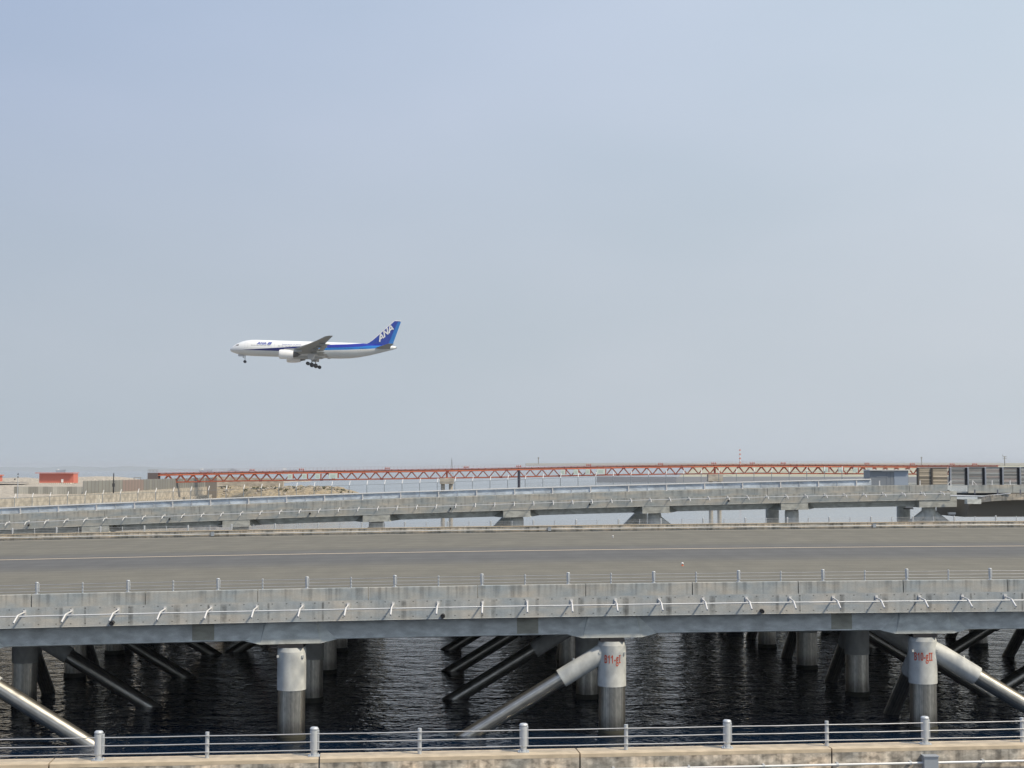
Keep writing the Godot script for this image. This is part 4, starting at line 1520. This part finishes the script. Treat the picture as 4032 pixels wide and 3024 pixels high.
func airliner() -> void:
	var t := thing("airliner", "white and blue twin engine airliner descending to the left with wheels down", "aircraft", P(-106.7, 61.75, 580))
	t.rotation_degrees.z = -1.8
	var white := mat(lin(0.78, 0.79, 0.80), 0.35)
	var grey := mat(lin(0.36, 0.38, 0.39), 0.45)
	var dim := mat(lin(0.22, 0.235, 0.235), 0.5)
	var dark := mat(lin(0.035, 0.035, 0.04), 0.7)
	var blue := mat(lin(0.018, 0.052, 0.34), 0.4)
	var azure := mat(lin(0.02, 0.17, 0.52), 0.4)
	var lm := mat(Color.WHITE, 0.35)
	lm.albedo_texture = livery_image()
	var s := ST()
	var n := 40
	var st := []
	for k in fus.size() - 1:
		var steps := 1 if fus[k + 1][0] - fus[k][0] < 3.0 else 3
		for q in steps: st.append(lerpf(fus[k][0], fus[k + 1][0], float(q) / steps))
	st.append(63.0)
	s.set_smooth_group(1)
	for i in st.size() - 1:
		for k in n:
			var v := func(ss: float, a: float) -> Array:
				var c := fus_at(ss)
				var yy := c.y + sin(a) * c.x
				return [Vector3(ss, yy, cos(a) * c.x), Vector2(ss / 63.0, 0.5 - yy / 7.0)]
			var a0 := TAU * k / n
			var a1 := TAU * (k + 1) / n
			var p: Array = v.call(st[i], a0)
			var q: Array = v.call(st[i], a1)
			var r: Array = v.call(st[i + 1], a1)
			var u: Array = v.call(st[i + 1], a0)
			quad(s, p[0], q[0], r[0], u[0], p[1], q[1], r[1], u[1])
	var body := obj("fuselage", s, lm, t)
	# cockpit glass
	s = ST()
	for k in 3:
		var s0 := 2.05 + 0.5 * k
		quad(s, on_fus(s0, 0.28 + 0.11 * k, 0.02), on_fus(s0 + 0.25, 0.86 + 0.09 * k, 0.02), on_fus(s0 + 0.62, 0.95 + 0.06 * k, 0.02), on_fus(s0 + 0.46, 0.42 + 0.03 * k, 0.02))
	obj("cockpit_window", s, dark, body)
	s = ST()
	axis_lathe(s, Vector3(62.3, 1.75, 0), [[0.0, 0.44], [0.35, 0.40], [0.66, 0.30], [0.66, 0.001]], 14)
	obj("tail_exhaust", s, dark, body)
	# belly fairing
	s = ST()
	axis_lathe(s, Vector3(0, -1.75, 0), [[18.5, 0.2], [20.5, 1.55], [23.0, 1.95], [32.0, 2.0], [35.0, 1.7], [38.0, 0.4]], 20)
	obj("belly_fairing", s, grey, t)
	for side in [1.0, -1.0]:
		s = ST()
		loft(s, [[18.6, 34.4, -1.55, 1.6 * side, 1.5], [20.4, 33.9, -1.35, 3.0 * side, 1.35], [26.0, 34.3, -0.55, 10.4 * side, 0.95], [33.6, 38.6, 1.0, 20.5 * side, 0.6], [39.3, 41.9, 2.75, 29.0 * side, 0.3], [40.9, 42.4, 3.0, 30.2 * side, 0.15]])
		var wing := obj("wing", s, dim, t)
		s = ST()
		loft(s, [[33.6, 36.9, -2.25, 3.2 * side, 0.4], [34.0, 36.7, -1.35, 9.6 * side, 0.35]])
		loft(s, [[34.6, 36.7, -1.15, 10.8 * side, 0.3], [37.6, 39.4, 0.25, 20.4 * side, 0.25]])
		obj("flap", s, mat(lin(0.26, 0.28, 0.28), 0.5), wing)
		s = ST()
		loft(s, [[36.6, 38.0, -2.95, 3.3 * side, 0.25], [36.5, 37.7, -2.05, 9.5 * side, 0.22]])
		obj("flap", s, grey, wing)
		s = ST()
		loft(s, [[19.9, 20.9, -1.75, 3.4 * side, 0.22], [25.0, 26.0, -0.95, 9.6 * side, 0.2]])
		loft(s, [[26.6, 27.4, -0.75, 11.2 * side, 0.2], [39.0, 39.6, 2.5, 28.4 * side, 0.12]])
		obj("slat", s, grey, wing)
		for zz in [6.4, 12.5, 16.8, 21.0]:
			var wy := lerpf(-1.15, 1.15, (zz - 6.4) / 15.0) - 0.5
			var ws := lerpf(33.8, 38.5, clampf((zz - 9.0) / 12.0, 0, 1))
			s = ST()
			axis_lathe(s, Vector3(ws - 2.6, wy - 0.1, zz * side), [[0.0, 0.02], [0.8, 0.3], [2.2, 0.38], [3.6, 0.26], [4.6, 0.03]], 10)
			obj("track_fairing", s, dim, wing)
		# engine
		var c := Vector3(20.3, -2.75, 9.8 * side)
		s = ST()
		axis_lathe(s, c, [[0.9, 0.001], [0.9, 1.25], [0.0, 1.42], [-0.06, 1.52], [0.0, 1.62], [0.5, 1.75], [1.6, 1.80], [3.4, 1.72], [5.2, 1.42], [5.2, 1.1]], 28)
		var en := obj("engine", s, white, t)
		s = ST()
		axis_lathe(s, c, [[4.6, 1.12], [5.9, 0.95], [7.0, 0.72], [7.0, 0.4], [8.2, 0.02]], 20)
		obj("exhaust_core", s, mat(lin(0.10, 0.095, 0.09), 0.5, 0.4), en)
		s = ST()
		box(s, Vector3(25.3, -1.15, 9.8 * side), Vector3(6.6, 1.3, 0.55), Basis(Vector3.BACK, 0.06))
		obj("pylon", s, grey, en)
		# tailplane
		s = ST()
		loft(s, [[54.6, 60.6, 1.15, 0.8 * side, 0.55], [57.4, 61.2, 1.75, 5.4 * side, 0.35], [60.7, 62.8, 2.35, 10.7 * side, 0.15]])
		obj("tailplane", s, dim, t)
		# main gear
		var g := Vector3(31.9, 0, 5.5 * side)
		s = ST()
		tube(s, g + Vector3(-0.1, -1.8, 0), g + Vector3(0, -5.9, 0), 0.24, 0.18, 10)
		bar(s, g + Vector3(-1.9, -2.4, 0), g + Vector3(-0.05, -4.6, 0), 0.16, 0.16)
		bar(s, g + Vector3(0.0, -2.2, -2.4 * side), g + Vector3(0, -4.4, 0), 0.16, 0.16)
		bar(s, g + Vector3(-1.7, -5.55, 0), g + Vector3(1.7, -6.25, 0), 0.26, 0.26)
		var mg := obj("main_gear", s, grey, t)
		for k in 3:
			var wx := -1.48 + 1.48 * k
			for a in [-0.7, 0.7]:
				s = ST()
				var wc := g + Vector3(wx, -5.62 - 0.2 * (wx + 1.48), a)
				tube(s, wc + Vector3(0, 0, -0.24), wc + Vector3(0, 0, 0.24), 0.66, -1, 18)
				obj("wheel", s, dark, mg)
		s = ST()
		box(s, g + Vector3(-0.2, -3.1, 1.0 * side), Vector3(2.6, 2.1, 0.08))
		obj("gear_door", s, mat(lin(0.45, 0.46, 0.47), 0.5), mg)
	# fin
	s = ST()
	loft(s, [[50.9, 60.6, 2.35, 0, 0.75], [53.9, 61.0, 4.35, 0, 0.6], [61.9, 64.1, 11.85, 0, 0.28]], true)
	var fin := obj("fin", s, blue, t)
	s = ST()
	loft(s, [[52.0, 52.5, 3.02, 0, 0.16], [53.55, 54.1, 4.36, 0, 0.15], [61.5, 62.1, 11.9, 0, 0.10]], true)
	loft(s, [[61.7, 64.2, 11.86, 0, 0.30], [62.0, 64.3, 12.1, 0, 0.22]], true)
	obj("fin_edge", s, white, fin)
	s = ST()
	loft(s, [[59.7, 61.5, 2.9, 0, 0.34], [62.9, 64.3, 11.6, 0, 0.16]], true)
	obj("rudder", s, azure, fin)
	# nose gear
	s = ST()
	tube(s, Vector3(5.9, -2.4, 0), Vector3(5.85, -5.25, 0), 0.15, 0.11, 10)
	bar(s, Vector3(4.9, -3.0, 0), Vector3(5.8, -4.2, 0), 0.12, 0.12)
	bar(s, Vector3(5.0, -3.72, 0.25), Vector3(5.5, -3.82, 0.25), 0.3, 0.3)
	var ng := obj("nose_gear", s, grey, t)
	for a in [-0.36, 0.36]:
		s = ST()
		tube(s, Vector3(5.85, -5.3, a - 0.18), Vector3(5.85, -5.3, a + 0.18), 0.55, -1, 16)
		obj("wheel", s, dark, ng)
	for a in [-0.75, 0.75]:
		s = ST()
		box(s, Vector3(4.4, -2.95, a), Vector3(2.2, 0.8, 0.06))
		obj("gear_door", s, mat(lin(0.45, 0.46, 0.47), 0.5), ng)
	# titles
	letters_on(t, body, fin, white, blue)

# block letters A and N as strokes in a unit box, slanted
func strokes(word: String) -> Array:
	var r := []
	var x := 0.0
	for ch in word:
		if ch == "A": r.append_array([[x, 0.0, x + 0.36, 1.0], [x + 0.36, 1.0, x + 0.80, 0.0], [x + 0.17, 0.30, x + 0.66, 0.30]])
		if ch == "N": r.append_array([[x + 0.06, 0.0, x + 0.06, 1.0], [x + 0.06, 1.0, x + 0.70, 0.0], [x + 0.70, 0.0, x + 0.70, 1.0]])
		x += 0.92
	return r

func letters_on(t: Node3D, body: Node3D, fin: Node3D, white: Material, blue: Material) -> void:
	# large title on the fin, climbing along its leading edge
	for side in [1.0, -1.0]:
		var s := ST()
		for k in strokes("ANA"):
			var org := Vector2(56.55, 3.75) if side > 0 else Vector2(61.6, 8.6)
			var ax: Vector2 = Vector2(1.9, 1.84) * side
			var ay := Vector2(-0.5, 2.5)
			var a: Vector2 = org + ax * k[0] + ay * k[1]
			var b: Vector2 = org + ax * k[2] + ay * k[3]
			var d := (b - a).normalized()
			var nn := Vector2(-d.y, d.x) * 0.24
			var z := func(p: Vector2) -> Vector3: return Vector3(p.x, p.y, (0.42 - 0.022 * (p.y - 3.0)) * side)
			quad(s, z.call(a - nn), z.call(a + nn), z.call(b + nn), z.call(b - nn))
		obj("title", s, white, fin)
	var s2 := ST()
	for k in strokes("ANA"):
		var f := func(p: Vector2) -> Vector3: return on_fus(10.6 + p.x, 1.12 + p.y, 0.03)
		var a := Vector2(1.28 * k[0] + 0.42 * k[1], 1.02 * k[1])
		var b := Vector2(1.28 * k[2] + 0.42 * k[3], 1.02 * k[3])
		var d := (b - a).normalized()
		var nn := Vector2(-d.y, d.x) * 0.13
		for q in 5:
			var a1 := a.lerp(b, q / 5.0)
			var b1 := a.lerp(b, (q + 1) / 5.0)
			quad(s2, f.call(a1 - nn), f.call(a1 + nn), f.call(b1 + nn), f.call(b1 - nn))
	# two slanted bars after it
	for k in [[3.75, 0.6], [4.45, 0.6]]:
		var f2 := func(p: Vector2) -> Vector3: return on_fus(10.6 + p.x, 1.12 + p.y, 0.03)
		for q in 5:
			var l0 := Vector2(k[0] + 0.62 * q / 5.0, 1.08 * q / 5.0)
			var l1 := Vector2(k[0] + 0.62 * (q + 1) / 5.0, 1.08 * (q + 1) / 5.0)
			var w := Vector2(k[1], 0)
			quad(s2, f2.call(l0), f2.call(l1), f2.call(l1 + w), f2.call(l0 + w))
	obj("title", s2, blue, body)
	var words := [["Inspiration of JAPAN", 20.0, 1.22, 0.0125, blue]]
	var w: Array = words[0]
	var tm := TextMesh.new()
	var fnt := SystemFont.new()
	fnt.font_names = PackedStringArray(["Droid Sans"])
	tm.font = fnt
	tm.text = w[0]
	tm.font_size = 64
	tm.pixel_size = w[3]
	tm.depth = 0.0
	tm.horizontal_alignment = HORIZONTAL_ALIGNMENT_LEFT
	mapped("slogan", tm, func(v: Vector3) -> Vector3: return on_fus(w[1] + v.x, w[2] + 0.25 + v.y, 0.012), w[4], body)
